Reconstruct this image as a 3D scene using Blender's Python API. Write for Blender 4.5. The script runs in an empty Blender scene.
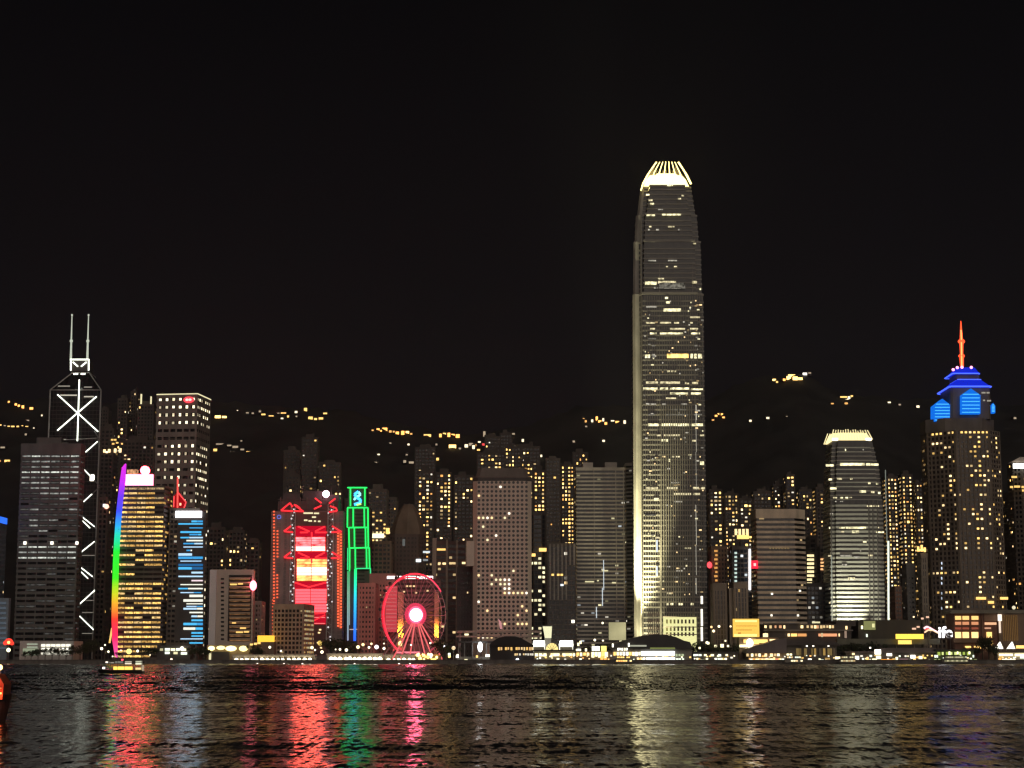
import bpy, math, random
from mathutils import Vector

# ------------------------------------------------------------------ camera
S = bpy.context.scene
F, CX, CY = 1817.0, 512.0, 384.0
PITCH = math.atan(272.0 / F)
CAMZ = 6.0
cam = bpy.data.cameras.new('camera')
cam.sensor_width = 36.0
cam.lens = 36.0 * F / 1024.0
cam.clip_start, cam.clip_end = 0.5, 20000
co = bpy.data.objects.new('camera', cam)
co.location = (0, 0, CAMZ)
co.rotation_euler = (math.pi / 2 + PITCH, 0, 0)
S.collection.objects.link(co)
S.camera = co

# ------------------------------------------------------------------ sky, fill sun, exposure
w = bpy.data.worlds.new('World'); S.world = w; w.use_nodes = True
nt = w.node_tree; nt.nodes.clear()
out = nt.nodes.new('ShaderNodeOutputWorld'); bg = nt.nodes.new('ShaderNodeBackground')
tc = nt.nodes.new('ShaderNodeTexCoord'); sx = nt.nodes.new('ShaderNodeSeparateXYZ')
rp = nt.nodes.new('ShaderNodeValToRGB')
rp.color_ramp.elements[0].position = 0.0; rp.color_ramp.elements[0].color = (0.0165, 0.0122, 0.0135, 1)
rp.color_ramp.elements[1].position = 0.36; rp.color_ramp.elements[1].color = (0.0030, 0.0030, 0.0044, 1)
e = rp.color_ramp.elements.new(0.15); e.color = (0.0098, 0.0082, 0.0098, 1)
nt.links.new(tc.outputs['Generated'], sx.inputs[0]); nt.links.new(sx.outputs['Z'], rp.inputs[0])
nt.links.new(rp.outputs[0], bg.inputs[0]); bg.inputs[1].default_value = 0.35
nt.links.new(bg.outputs[0], out.inputs[0])
# soft warm fill sun added behind the camera, standing in for city light
sl = bpy.data.lights.new('fill_sun', 'SUN'); sl.energy = 0.50; sl.angle = math.radians(50); sl.color = (1.0, 0.84, 0.72)
so = bpy.data.objects.new('fill_sun', sl); so.rotation_euler = (math.radians(66), 0, math.radians(12)); S.collection.objects.link(so)
vs = S.view_settings
vs.view_transform = 'Standard'; vs.look = 'None'; vs.exposure = 0.3; vs.gamma = 1
cy = S.cycles
cy.use_denoising = True
cy.volume_bounces = 0; cy.volume_step_rate = 10; cy.max_bounces = 4; cy.diffuse_bounces = 1; cy.glossy_bounces = 3; cy.transmission_bounces = 2
cy.sample_clamp_indirect = 3.0; cy.sample_clamp_direct = 0
cy.caustics_reflective = False; cy.caustics_refractive = False
cy.use_light_tree = True
cy.filter_width = 1.35

# ------------------------------------------------------------------ helpers
LINK = S.collection.objects.link
CT, ST = math.cos(PITCH), math.sin(PITCH)
def W(px, py, Y):
    """World point seen at a pixel on the vertical plane at distance Y."""
    u, v = px - CX, CY - py
    yy = F * CT - v * ST; zz = F * ST + v * CT
    t = Y / yy
    return Vector((u * t, Y, CAMZ + zz * t))

class MB:
    def __init__(s): s.v = []; s.f = []; s.m = []; s.cur = 0
    def add(s, vs_, fs):
        b = len(s.v); s.v += [tuple(v) for v in vs_]
        for f in fs: s.f.append(tuple(b + i for i in f)); s.m.append(s.cur)
    def box(s, x0, x1, y0, y1, z0, z1):
        s.add([(x0,y0,z0),(x1,y0,z0),(x1,y1,z0),(x0,y1,z0),(x0,y0,z1),(x1,y0,z1),(x1,y1,z1),(x0,y1,z1)],
              [(0,3,2,1),(4,5,6,7),(0,1,5,4),(1,2,6,5),(2,3,7,6),(3,0,4,7)])
    def loft(s, rings, cap=True):
        n = len(rings[0]); b = len(s.v)
        for r in rings: s.v += [tuple(p) for p in r]
        for k in range(len(rings) - 1):
            for i in range(n):
                j = (i + 1) % n
                s.f.append((b+k*n+i, b+k*n+j, b+(k+1)*n+j, b+(k+1)*n+i)); s.m.append(s.cur)
        if cap:
            s.f.append(tuple(b + i for i in range(n))[::-1]); s.m.append(s.cur)
            s.f.append(tuple(b + (len(rings)-1)*n + i for i in range(n))); s.m.append(s.cur)
    def prism(s, poly, z0, z1, top=None):
        s.loft([[(x, y, z0) for x, y in poly], [(x, y, z1) for x, y in (top or poly)]])
    def extr(s, pts, y0, y1):
        """An outline in x,z pulled along y."""
        s.loft([[(x, y0, z) for x, z in pts], [(x, y1, z) for x, z in pts]])
    def tube(s, p, q, r, n=6, r2=None):
        p, q = Vector(p), Vector(q); d = (q - p)
        if d.length < 1e-6: return
        d.normalize(); a = d.orthogonal().normalized(); b = d.cross(a)
        r2 = r if r2 is None else r2
        R = lambda c, rr: [c + (a*math.cos(2*math.pi*i/n) + b*math.sin(2*math.pi*i/n))*rr for i in range(n)]
        s.loft([R(p, r), R(q, r2)])
    def ball(s, c, r, n=8, m=5, sz=1.0):
        c = Vector(c); rings = []
        for k in range(m + 1):
            t = math.pi * (0.02 + 0.96 * k / m)
            rings.append([c + Vector((math.sin(t)*math.cos(2*math.pi*i/n)*r, math.sin(t)*math.sin(2*math.pi*i/n)*r, -math.cos(t)*r*sz)) for i in range(n)])
        s.loft(rings)
    def mesh(s, name, mats, off=(0, 0, 0), smooth=False):
        me = bpy.data.meshes.new(name)
        ox, oy, oz = off
        me.from_pydata([(x-ox, y-oy, z-oz) for x, y, z in s.v], [], s.f)
        for m in (mats if isinstance(mats, (list, tuple)) else [mats]): me.materials.append(m)
        if max(s.m or [0]) > 0: me.polygons.foreach_set('material_index', s.m)
        if smooth: me.polygons.foreach_set('use_smooth', [True]*len(me.polygons))
        me.update(); return me
    def build(s, name, mats, parent=None, smooth=False, off=None):
        """ONE object. Vertices are in world space unless off says otherwise; the child is stored relative to its parent."""
        if off is None: off = tuple(wloc(parent)) if parent else (0, 0, 0)
        o = bpy.data.objects.new(name, s.mesh(name, mats, off, smooth)); LINK(o)
        if parent: o.parent = parent
        return o

def wloc(o):
    l = Vector((0, 0, 0))
    while o: l += o.location; o = o.parent
    return l
def tag(o, label, cat, group=None):
    o['label'] = label; o['category'] = cat
    if group: o['group'] = group
    return o
def thing(name, label, cat, loc=(0, 0, 0), group=None, rz=0):
    o = bpy.data.objects.new(name, None); o.empty_display_size = 1; LINK(o)
    o.location = loc; o.rotation_euler = (0, 0, rz)
    return tag(o, label, cat, group)
def copy_tree(o, parent=None):
    c = o.copy(); LINK(c)
    if parent: c.parent = parent
    for ch in list(o.children): copy_tree(ch, c)
    return c
def struct(o): o['kind'] = 'structure'; return o

# ------------------------------------------------------------------ materials
_M = {}
def wall(name, col, rough=0.75, var=0.25, scale=0.12, metal=0.0):
    if name in _M: return _M[name]
    m = bpy.data.materials.new(name); m.use_nodes = True; n = m.node_tree.nodes; L = m.node_tree.links
    b = n['Principled BSDF']; b.inputs['Roughness'].default_value = rough; b.inputs['Metallic'].default_value = metal
    t = n.new('ShaderNodeTexCoord'); nz = n.new('ShaderNodeTexNoise'); nz.inputs['Scale'].default_value = scale; nz.inputs['Detail'].default_value = 5
    mp = n.new('ShaderNodeMapping'); mp.inputs['Scale'].default_value = (1, 1, 0.35)
    r = n.new('ShaderNodeValToRGB')
    r.color_ramp.elements[0].position = 0.3; r.color_ramp.elements[1].position = 0.7
    r.color_ramp.elements[0].color = tuple(c*(1-var) for c in col) + (1,)
    r.color_ramp.elements[1].color = tuple(min(1, c*(1+var)) for c in col) + (1,)
    L.new(t.outputs['Object'], mp.inputs[0]); L.new(mp.outputs[0], nz.inputs['Vector']); L.new(nz.outputs[0], r.inputs[0]); L.new(r.outputs[0], b.inputs['Base Color'])
    _M[name] = m; return m
def glass(name, col=(0.012, 0.013, 0.015), rough=0.18):
    m = wall(name, col, rough, 0.5, 0.3); return m
def em(col, s, sample=False):
    k = ('em', tuple(col), s, sample)
    if k in _M: return _M[k]
    m = bpy.data.materials.new('lamp_glow'); m.use_nodes = True; n = m.node_tree.nodes; L = m.node_tree.links
    n.clear(); o = n.new('ShaderNodeOutputMaterial'); e = n.new('ShaderNodeEmission')
    e.inputs[0].default_value = tuple(col) + (1,); e.inputs[1].default_value = s
    L.new(e.outputs[0], o.inputs[0])
    m.cycles.emission_sampling = 'FRONT' if sample else 'NONE'
    _M[k] = m; return m
def em_room(col, s, scale=0.5, sample=False):
    """A lit interior seen through glass: uneven emission, blinds and furniture."""
    k = ('room', tuple(col), s, scale, sample)
    if k in _M: return _M[k]
    m = em(col, s + 1e-4 * (len(_M) + 1), sample); n = m.node_tree.nodes; L = m.node_tree.links
    e = [x for x in n if x.type == 'EMISSION'][0]
    t = n.new('ShaderNodeTexCoord'); oi = n.new('ShaderNodeObjectInfo'); ad = n.new('ShaderNodeVectorMath'); ad.operation = 'ADD'
    ml = n.new('ShaderNodeVectorMath'); ml.operation = 'SCALE'; ml.inputs['Scale'].default_value = 37.0
    cb = n.new('ShaderNodeCombineXYZ')
    L.new(oi.outputs['Random'], cb.inputs[0]); L.new(oi.outputs['Random'], cb.inputs[2]); L.new(cb.outputs[0], ml.inputs[0])
    nz = n.new('ShaderNodeTexNoise'); nz.inputs['Scale'].default_value = scale; nz.inputs['Detail'].default_value = 3
    L.new(t.outputs['Object'], ad.inputs[0]); L.new(ml.outputs[0], ad.inputs[1]); L.new(ad.outputs[0], nz.inputs['Vector'])
    mr = n.new('ShaderNodeMapRange'); mr.inputs['From Min'].default_value = 0.32; mr.inputs['From Max'].default_value = 0.66
    mr.inputs['To Min'].default_value = 0.15 * s; mr.inputs['To Max'].default_value = 1.5 * s
    L.new(nz.outputs[0], mr.inputs[0]); L.new(mr.outputs[0], e.inputs[1])
    _M[k] = m; return m

YEL = (1.0, 0.60, 0.17); WARM = (1.0, 0.70, 0.33); WHT = (1.0, 0.92, 0.74); COOL = (0.86, 0.95, 1.0); ORG = (1.0, 0.46, 0.12)
PALE = (1.0, 0.90, 0.52)
RED = (1.0, 0.03, 0.05); PINK = (1.0, 0.16, 0.26); GRN = (0.02, 1.0, 0.16); BLU = (0.03, 0.12, 1.0)
RES = [em(YEL, 1.3), em(YEL, 2.4), em(WARM, .6), em(WARM, 1.8), em(YEL, 3.4), em(WHT, 1.0), em(WARM, 3.0), em(ORG, 1.2), em(YEL, .4), em(WARM, .25)]
OFFICE = [em(WARM, .5), em(WARM, 1.1), em(WHT, .45), em(WHT, 1.0), em(PALE, 1.4), em(WHT, .2), em(COOL, .3)]
G_DARK = glass('dark_glass'); G_BLUE = glass('blue_glass', (0.02, 0.03, 0.045)); G_BRN = glass('brown_glass', (0.03, 0.02, 0.017))
C_BEIGE = wall('beige_concrete', (0.40, 0.34, 0.28)); C_GREY = wall('grey_concrete', (0.22, 0.21, 0.20)); C_DARK = wall('dark_cladding', (0.09, 0.08, 0.075))
C_MID = wall('weathered_render', (0.14, 0.12, 0.10)); C_RES = wall('apartment_render', (0.085, 0.07, 0.06)); C_BROWN = wall('brown_stone', (0.24, 0.17, 0.12))
C_PINK = wall('pink_granite', (0.40, 0.22, 0.19)); C_WHITE = wall('pale_aluminium', (0.55, 0.54, 0.52), 0.45); C_ROOF = wall('dark_roof', (0.05, 0.047, 0.047), 0.6)
C_STEEL = wall('steel_tube', (0.32, 0.32, 0.33), 0.4, 0.1, 0.1, 0.6)

_WM = {}
def win_mesh(w_, h_, mat, t=0.25):
    k = (round(w_, 2), round(h_, 2), mat.name, t)
    if k not in _WM:
        b = MB(); b.box(-w_/2, w_/2, -t, 0, -h_/2, h_/2); _WM[k] = b.mesh('window', mat)
    return _WM[k]
def win(root, x, y, z, w_, h_, mat, ang=0.0, name='window', t=0.25):
    o = bpy.data.objects.new(name, win_mesh(w_, h_, mat, t)); LINK(o); o.parent = root
    o.location = (x, y, z); o.rotation_euler = (0, 0, ang); return o
def pwin(root, x0, y0, x1, y1, D, mat, name='window', t=0.25):
    """A lit window, panel or sign on the plane at distance D, from its corners in the photo."""
    a, b = W(x0, y0, D), W(x1, y1, D); l = wloc(root)
    return win(root, (a.x+b.x)/2-l.x, D-l.y, (a.z+b.z)/2-l.z, abs(b.x-a.x), abs(a.z-b.z), mat, 0, name, t)
def pbox(b, x0, y0, x1, y1, D, depth, zmin=None):
    p, q = W(x0, y0, D), W(x1, y1, D)
    b.box(min(p.x, q.x), max(p.x, q.x), D, D + depth, min(p.z, q.z) if zmin is None else zmin, max(p.z, q.z))
def neon(root, name, pts, D, r, mat):
    b = MB(); P = [W(x, y, D) for x, y in pts]
    for p, q in zip(P, P[1:]): b.tube(p, q, r, 5)
    return b.build(name, mat, root)
def lamp(parent, loc, energy, col, rad=0.5, kind='POINT', rot=None, size=None, blend=0.6):
    l = bpy.data.lights.new('bulb', kind); l.energy = energy; l.color = col
    l.shadow_soft_size = rad
    if kind == 'SPOT': l.spot_size = size; l.spot_blend = blend
    o = bpy.data.objects.new('bulb', l); LINK(o)
    if parent: o.parent = parent; o.location = Vector(loc) - wloc(parent)
    else: o.location = loc
    if rot is not None: o.rotation_euler = rot
    return o
def aim(frm, to): return (Vector(to) - Vector(frm)).to_track_quat('-Z', 'Y').to_euler()

class T: pass
GZ = 3.0
def tower(name, label, cat, px0, px1, py, D, depth=32, bay=3.2, floor=3.9, wm=C_MID, gm=G_DARK, pier=.3, band=.4, proud=(.45, .3),
          lit=.1, mats=RES, seed=1, cham=(0, 0), rot=0, zg=GZ, group=None, cap=3.0, plant=True, ww=.8, wh=.7, maxp=100, colw=.6, backlit=True, sil=True, jit=0.0):
    """A tower: glazing core, wall of piers and spandrels, parapet, rooftop plant room and its lit windows, each a part of its own."""
    a, b = W(px0, py, D), W(px1, py, D)
    if sil and not rot:   # the photo's outline includes the far corner on the side that faces the picture's middle
        if b.x < 0: b.x = max(b.x * (D + depth - cham[1]) / D, a.x + 4)
        elif a.x > 0: a.x = min(a.x * (D + depth - cham[0]) / D, b.x - 4)
    Wd = b.x - a.x; H = a.z - zg
    t = T(); t.root = root = thing(name, label, cat, ((a.x + b.x)/2, D, zg), group, rot)
    cl, cr = cham; hw = Wd / 2
    poly = [(-hw, cl), (-hw + cl, 0), (hw - cr, 0), (hw, cr), (hw, depth - cr), (hw - cr, depth), (-hw + cl, depth), (-hw, depth - cl)]
    q = []
    for p in poly:
        if not q or math.hypot(p[0]-q[-1][0], p[1]-q[-1][1]) > .01: q.append(p)
    if math.hypot(q[0][0]-q[-1][0], q[0][1]-q[-1][1]) < .01: q.pop()
    poly = q; cx_, cy_ = 0, depth / 2
    vx, vy = -root.location.x, -D; vl = math.hypot(vx, vy); vx /= vl; vy /= vl
    cR, sR = math.cos(rot), math.sin(rot)
    def grow(e): return [(x + e * (1 if x > 0 else -1), y + e * (1 if y > cy_ else -1)) for x, y in poly]
    c = MB(); c.prism(poly, 0, H - .2); c.build('glazing', gm, root, off=(0, 0, 0))
    wl = MB()
    nf = max(2, int((H - cap) / floor)); fh = (H - cap) / nf
    pz, sz = proud
    if band > 0:
        for k in range(nf): wl.prism(grow(sz), k * fh, k * fh + band * fh)
    wl.prism(grow(sz + .1), H - cap, H)
    rng = random.Random(seed); cells = []
    n = len(poly)
    for i in range(n):
        p, r_ = poly[i], poly[(i+1) % n]
        dx, dy = r_[0]-p[0], r_[1]-p[1]; L = math.hypot(dx, dy)
        if L < 1.5: continue
        dx /= L; dy /= L; nx, ny = dy, -dx
        nb = max(1, round(L / bay)); bw = L / nb; ang = math.atan2(dy, dx)
        if pier > 0:
            for k in range(nb + 1):
                s = min(max(k * bw, pier*bay/2), L - pier*bay/2); hwid = pier * bay / 2
                c0 = (p[0] + dx*s, p[1] + dy*s)
                pts = [(c0[0] - dx*hwid - nx*.5, c0[1] - dy*hwid - ny*.5), (c0[0] - dx*hwid + nx*pz, c0[1] - dy*hwid + ny*pz), (c0[0] + dx*hwid + nx*pz, c0[1] + dy*hwid + ny*pz), (c0[0] + dx*hwid - nx*.5, c0[1] + dy*hwid - ny*.5)]
                wl.prism(pts, 0, H - cap + .05)
        wr = [rng.random() for _ in range(nb)]
        for k in range(nb):
            for j in range(nf):
                cells.append((i, k, j, nb, nf, p[0] + dx*(k+.5)*bw, p[1] + dy*(k+.5)*bw, j*fh + band*fh + (1-band)*fh/2, bw*(1-pier)*ww, (1-band)*fh*wh, ang, -((nx*cR - ny*sR)*vx + (nx*sR + ny*cR)*vy), wr[k]))
    if plant:
        rr = random.Random(seed + 5)
        wl.box(-hw*.55, hw*(.2 + .4*rr.random()), depth*.25, depth*.8, H - .1, H + 2.5 + 3*rr.random())
        wl.box(hw*.25, hw*.5, depth*.4, depth*.6, H - .15, H + 5.5 * rr.random() + 1)
    wl.build('wall', wm, root, off=(0, 0, 0))
    t.cells = cells; t.H = H; t.fh = fh; t.nf = nf; t.Wd = Wd; t.poly = poly
    if not callable(lit) and lit > .12: lit = min(.85, lit * 1.5)
    chosen = []
    for cc in cells:
        i, k, j, nb, nf_, x, y, z, w_, h_, ang, ny, cw = cc
        if callable(lit): m = lit(cc, rng)
        else:
            pr = lit * ((1 - colw) + 2 * colw * cw)
            m = rng.choice(mats) if rng.random() < pr else None
        if m: chosen.append((cc, m))
    front = [c_ for c_ in chosen if c_[0][11] < -.08]; back = [c_ for c_ in chosen if c_[0][11] >= -.08]
    rng.shuffle(back)
    lst = front + back[:max(0, min(len(back), 30))]
    if not backlit: lst = front
    rest = lst[maxp:]; lst = lst[:maxp]
    for cc, m in lst:
        o = win(root, cc[5], cc[6], cc[7], cc[8], cc[9], m, cc[10])
        if jit: o.scale = (1 + jit*rng.uniform(-.5, .6), 1, 1 + jit*rng.uniform(-.35, 1.0)); o.location.z += jit*rng.uniform(-.5, .5)
    if rest:
        b_ = MB(); ms = []
        for cc, m in rest:
            if m not in ms: ms.append(m)
            b_.cur = ms.index(m); x, y, z, w_, h_, ang = cc[5:11]
            dx, dy = math.cos(ang)*w_/2, math.sin(ang)*w_/2; nx, ny = math.sin(ang)*.2, -math.cos(ang)*.2
            b_.prism([(x-dx, y-dy), (x-dx+nx, y-dy+ny), (x+dx+nx, y+dy+ny), (x+dx, y+dy)], z-h_/2, z+h_/2)
        b_.build('window', ms, root, off=(0, 0, 0))['kind'] = 'stuff'
    return t
# ------------------------------------------------------------------ terrain, shore, water
HAZE = 6e-5
RIDGE = [(W(px, py, 3000).x, W(px, py, 3000).z) for px, py in [(-700,410),(-200,402),(60,392),(220,403),(330,404),(400,418),(470,424),(520,420),(590,405),(700,398),(770,372),(800,366),(850,384),(920,394),(1010,400),(1200,412),(1700,430)]]
def ridge(x):
    if x <= RIDGE[0][0]: return RIDGE[0][1]
    for (a, za), (b, zb) in zip(RIDGE, RIDGE[1:]):
        if x <= b:
            t = (x-a)/(b-a); t = t*t*(3-2*t); return za + (zb-za)*t
    return RIDGE[-1][1]
def terrain(x, y):
    if y < 1780: return GZ
    t = (y - 1780) / 1220.0
    xs = x * 3000 / max(y, 1800)
    if t <= 1: s = t * (0.75 + 0.25 * math.sin(t * math.pi / 2)) if t < 1 else 1
    else: s = max(0.35, 1 - (t - 1) * .6)
    n = (math.sin(x*.009 + y*.004) * 7 + math.sin(x*.021 - y*.013 + 1) * 4 + math.sin(x*.05 + 2) * math.sin(y*.043) * 3) * min(1, t * 2.2)
    nf = (math.sin(x*.31 + y*.17) + math.sin(x*.19 - y*.37 + 2)) * 2.2 * min(1, t * 3)
    return GZ + ridge(xs) * s + (n - 10 * min(1, t*2.2)) + nf
b = MB()
NX, NY = 300, 150
XS = [-2300 + 4600 * i / NX for i in range(NX + 1)]; YS = [1331 + (4300 - 1331) * (j / NY) for j in range(NY + 1)]
for y in YS:
    for x in XS: b.v.append((x, y, terrain(x, y)))
for j in range(NY):
    for i in range(NX):
        k = j * (NX + 1) + i; b.f.append((k, k+1, k+NX+2, k+NX+1)); b.m.append(0)
forest = wall('hillside_forest', (0.021, 0.020, 0.018), 0.95, 0.6, 0.02)
struct(b.build('hills', forest, smooth=True))
def on_hill(px, py):
    y = 1800
    while y < 3300:
        p = W(px, py, y)
        if terrain(p.x, p.y) >= p.z: return p
        y += 6
    return W(px, py, 2990)
b = MB(); b.box(-2300, 2300, 1327.5, 1331.2, -4, GZ + .02); b.box(-2300, 2300, 1327.0, 1328.3, GZ + .0, GZ + 0.35)
struct(b.build('seawall', wall('seawall_stone', (0.16, 0.145, 0.13), .8, .4, .3)))
b = MB(); b.add([(-2300, 1331.2, GZ+.024), (2300, 1331.2, GZ+.024), (2300, 1372, GZ+.024), (-2300, 1372, GZ+.024)], [(0,1,2,3)])
struct(b.build('promenade', wall('paving', (0.24, 0.22, 0.20), .8, .2, .2)))
b = MB(); b.add([(-2300, 1374, GZ+.028), (2300, 1374, GZ+.028), (2300, 1388, GZ+.028), (-2300, 1388, GZ+.028)], [(0,1,2,3)])
b.box(-2300, 2300, 1372, 1374, GZ - .5, GZ + .15)
struct(b.build('road', wall('asphalt', (0.05, 0.05, 0.05), .9, .2, .2)))

def water_material():
    m = bpy.data.materials.new('harbour_water'); m.use_nodes = True; n = m.node_tree.nodes; L = m.node_tree.links
    bs = n['Principled BSDF']
    bs.inputs['Base Color'].default_value = (0.012, 0.013, 0.012, 1); bs.inputs['Roughness'].default_value = WROUGH
    bs.inputs['IOR'].default_value = 1.333; bs.inputs['Specular IOR Level'].default_value = .40
    g = n.new('ShaderNodeNewGeometry')
    acc = None
    def slopes(scale, amp, detail, off, stretch=(1, 1, 1)):
        mp = n.new('ShaderNodeMapping'); mp.inputs['Location'].default_value = off; mp.inputs['Scale'].default_value = stretch
        nz = n.new('ShaderNodeTexNoise'); nz.inputs['Scale'].default_value = scale; nz.inputs['Detail'].default_value = detail; nz.inputs['Roughness'].default_value = .55
        L.new(g.outputs['Position'], mp.inputs[0]); L.new(mp.outputs[0], nz.inputs['Vector'])
        s = n.new('ShaderNodeVectorMath'); s.operation = 'SUBTRACT'; s.inputs[1].default_value = (.5, .5, .5)
        L.new(nz.outputs['Color'], s.inputs[0])
        k = n.new('ShaderNodeVectorMath'); k.operation = 'MULTIPLY'; k.inputs[1].default_value = (amp[0], amp[1], 0)
        L.new(s.outputs[0], k.inputs[0]); return k.outputs[0]
    parts = [slopes(*a) for a in WSLOPES]
    acc = parts[0]
    for p in parts[1:]:
        a = n.new('ShaderNodeVectorMath'); a.operation = 'ADD'; L.new(acc, a.inputs[0]); L.new(p, a.inputs[1]); acc = a.outputs[0]
    # gusts and wakes: broad patches where the chop is weaker or stronger
    mp = n.new('ShaderNodeMapping'); mp.inputs['Scale'].default_value = (.012, .045, 1)
    nz = n.new('ShaderNodeTexNoise'); nz.inputs['Scale'].default_value = 1; nz.inputs['Detail'].default_value = 3
    L.new(g.outputs['Position'], mp.inputs[0]); L.new(mp.outputs[0], nz.inputs['Vector'])
    mr = n.new('ShaderNodeMapRange'); mr.inputs['From Min'].default_value = .3; mr.inputs['From Max'].default_value = .7
    mr.inputs['To Min'].default_value = .75; mr.inputs['To Max'].default_value = 1.3; L.new(nz.outputs[0], mr.inputs[0])
    # the fairway beyond the ferry lane is choppier than the water near the promenade
    sp_ = n.new('ShaderNodeSeparateXYZ'); L.new(g.outputs['Position'], sp_.inputs[0])
    fw = n.new('ShaderNodeMapRange'); fw.interpolation_type = 'SMOOTHSTEP'; fw.inputs['From Min'].default_value = 262; fw.inputs['From Max'].default_value = 345; fw.inputs['To Min'].default_value = 1; fw.inputs['To Max'].default_value = 4.2
    L.new(sp_.outputs['Y'], fw.inputs[0]); mm = n.new('ShaderNodeMath'); mm.operation = 'MULTIPLY'; L.new(mr.outputs[0], mm.inputs[0]); L.new(fw.outputs[0], mm.inputs[1])
    sc = n.new('ShaderNodeVectorMath'); sc.operation = 'SCALE'; L.new(acc, sc.inputs[0]); L.new(mm.outputs[0], sc.inputs['Scale'])
    ad = n.new('ShaderNodeVectorMath'); ad.operation = 'ADD'; L.new(sc.outputs[0], ad.inputs[0]); L.new(g.outputs['Normal'], ad.inputs[1])
    nm = n.new('ShaderNodeVectorMath'); nm.operation = 'NORMALIZE'; L.new(ad.outputs[0], nm.inputs[0])
    L.new(nm.outputs[0], bs.inputs['Normal'])
    return m
WROUGH = 0.12
WSLOPE, NWAVES, CHOP_FAR = 0.038, 60, 2.4
# ripples too small for the mesh: (scale, slope amplitude x/y, detail, offset, stretch)
WSLOPES = [(2.1, (.17, .39), 3, (3, 7, 0), (1, .16, 1)), (3.2, (.10, .16), 2, (31, 17, 0), (.9, .5, 1))]
import numpy as np
rows = [-250.0, 10.0]; d = 45.0
while d < 1330:
    rows.append(d); d += min(max(.35, d * .0022), 1.5)
rows.append(1329.5); rows = np.array(rows)
NU = 560
u = np.linspace(-1, 1, NU + 1)
X = u[None, :] * (.34 * np.maximum(rows, 60) + 22)[:, None]; Y = np.repeat(rows[:, None], NU + 1, 1); Z = np.zeros_like(X)
rs_ = np.random.RandomState(7)
spx = 2 * (.34 * rows + 22) / NU; spy = np.gradient(rows); res = np.maximum(spx, spy)[:, None]
chop = (1 + CHOP_FAR / (1 + np.exp(-(Y - 300) / 18)))
patch = 1 + .35 * np.sin(X * .013 + Y * .031 + 1) * np.sin(X * -.021 + Y * .047)
for k in range(NWAVES):
    lam = .8 * (9.0 / .8) ** rs_.rand(); th = rs_.normal(math.pi / 2, 1.0); sl_ = WSLOPE * math.sqrt(2.0 / NWAVES) * rs_.uniform(.6, 1.3)
    amp = sl_ * lam / (2 * math.pi) * np.clip((lam / res - 2.2) / 1.5, 0, 1)
    Z += amp * np.sin(2 * math.pi / lam * (math.cos(th) * X + math.sin(th) * Y) + rs_.rand() * 7)
for lam, th, sl_ in ((22, 1.4, .010), (31, 1.75, .010), (47, 1.55, .009), (70, 1.6, .007)):
    Z += sl_ * lam / (2 * math.pi) * np.sin(2 * math.pi / lam * (math.cos(th) * X + math.sin(th) * Y) + lam)
Z *= chop * patch; Z[:2] = 0; Z[-1] = 0
X = np.concatenate([np.full((len(rows), 1), -2300.0), X, np.full((len(rows), 1), 2300.0)], 1); Y = np.concatenate([Y[:, :1], Y, Y[:, :1]], 1); Z = np.concatenate([0*Y[:, :1], Z, 0*Y[:, :1]], 1)
R_, C_ = X.shape
wm_ = bpy.data.meshes.new('water'); co_ = np.stack([X, Y, Z], 2).reshape(-1).astype(np.float32)
idx = np.arange(R_ * C_).reshape(R_, C_); q_ = np.stack([idx[:-1, :-1], idx[:-1, 1:], idx[1:, 1:], idx[1:, :-1]], 2).reshape(-1).astype(np.int32)
wm_.vertices.add(R_ * C_); wm_.vertices.foreach_set('co', co_); wm_.loops.add(len(q_)); wm_.loops.foreach_set('vertex_index', q_)
nq = len(q_) // 4; wm_.polygons.add(nq); wm_.polygons.foreach_set('loop_start', np.arange(0, nq * 4, 4, dtype=np.int32)); wm_.polygons.foreach_set('use_smooth', np.ones(nq, dtype=bool))
wm_.materials.append(water_material()); wm_.update(); wm_.validate()
wo_ = bpy.data.objects.new('water', wm_); LINK(wo_); struct(wo_)

# ------------------------------------------------------------------ thin humid night air over the harbour
b = MB(); b.box(-2600, 2600, -400, 4250, -6.0, 720)
hz_ = bpy.data.materials.new('night_haze'); hz_.use_nodes = True; hn = hz_.node_tree.nodes; hn.clear()
ho = hn.new('ShaderNodeOutputMaterial'); hv = hn.new('ShaderNodeVolumePrincipled')
hv.inputs['Color'].default_value = (.86, .88, .96, 1); hv.inputs['Density'].default_value = HAZE; hv.inputs['Anisotropy'].default_value = .55
hz_.node_tree.links.new(hv.outputs[0], ho.inputs['Volume'])
b.build('haze', hz_)['kind'] = 'stuff'

# ------------------------------------------------------------------ grey bank tower at the far side of the zigzag tower
DIMG = em_room((.75, .74, .68), .07, .3); MIDG = em_room((.9, .92, .84), .28, .35); BRG = em_room((.93, .97, .86), .62, .35)
def bank_lit(cc, rng):
    i, k, j, nb, nf = cc[:5]
    if cc[11] > -.3: return DIMG if rng.random() < .15 else None
    r = nf - 1 - j
    if r in (0,): return BRG if rng.random() < .75 else MIDG
    if r == 3: return BRG
    if r in (1, 2, 4, 5, 6, 7): return MIDG if rng.random() < .8 else DIMG
    if r in (17, 18, 19): return BRG if rng.random() < .55 else MIDG
    if r < 15: return (MIDG if rng.random() < .3 else DIMG) if rng.random() < .75 else None
    return DIMG if rng.random() < .3 else None
t = tower('bank_tower', 'dark grey slab tower with strips of dim white windows before the zigzag tower', 'office tower',
          22, 85, 443.5, 1480, 15, 7.6, 4.32, wall('smoky_stone', (0.15, 0.145, 0.14)), G_DARK, .12, .55, (.35, .5), bank_lit, seed=3, ww=.97, wh=.62, cap=9.5, maxp=100)
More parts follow.
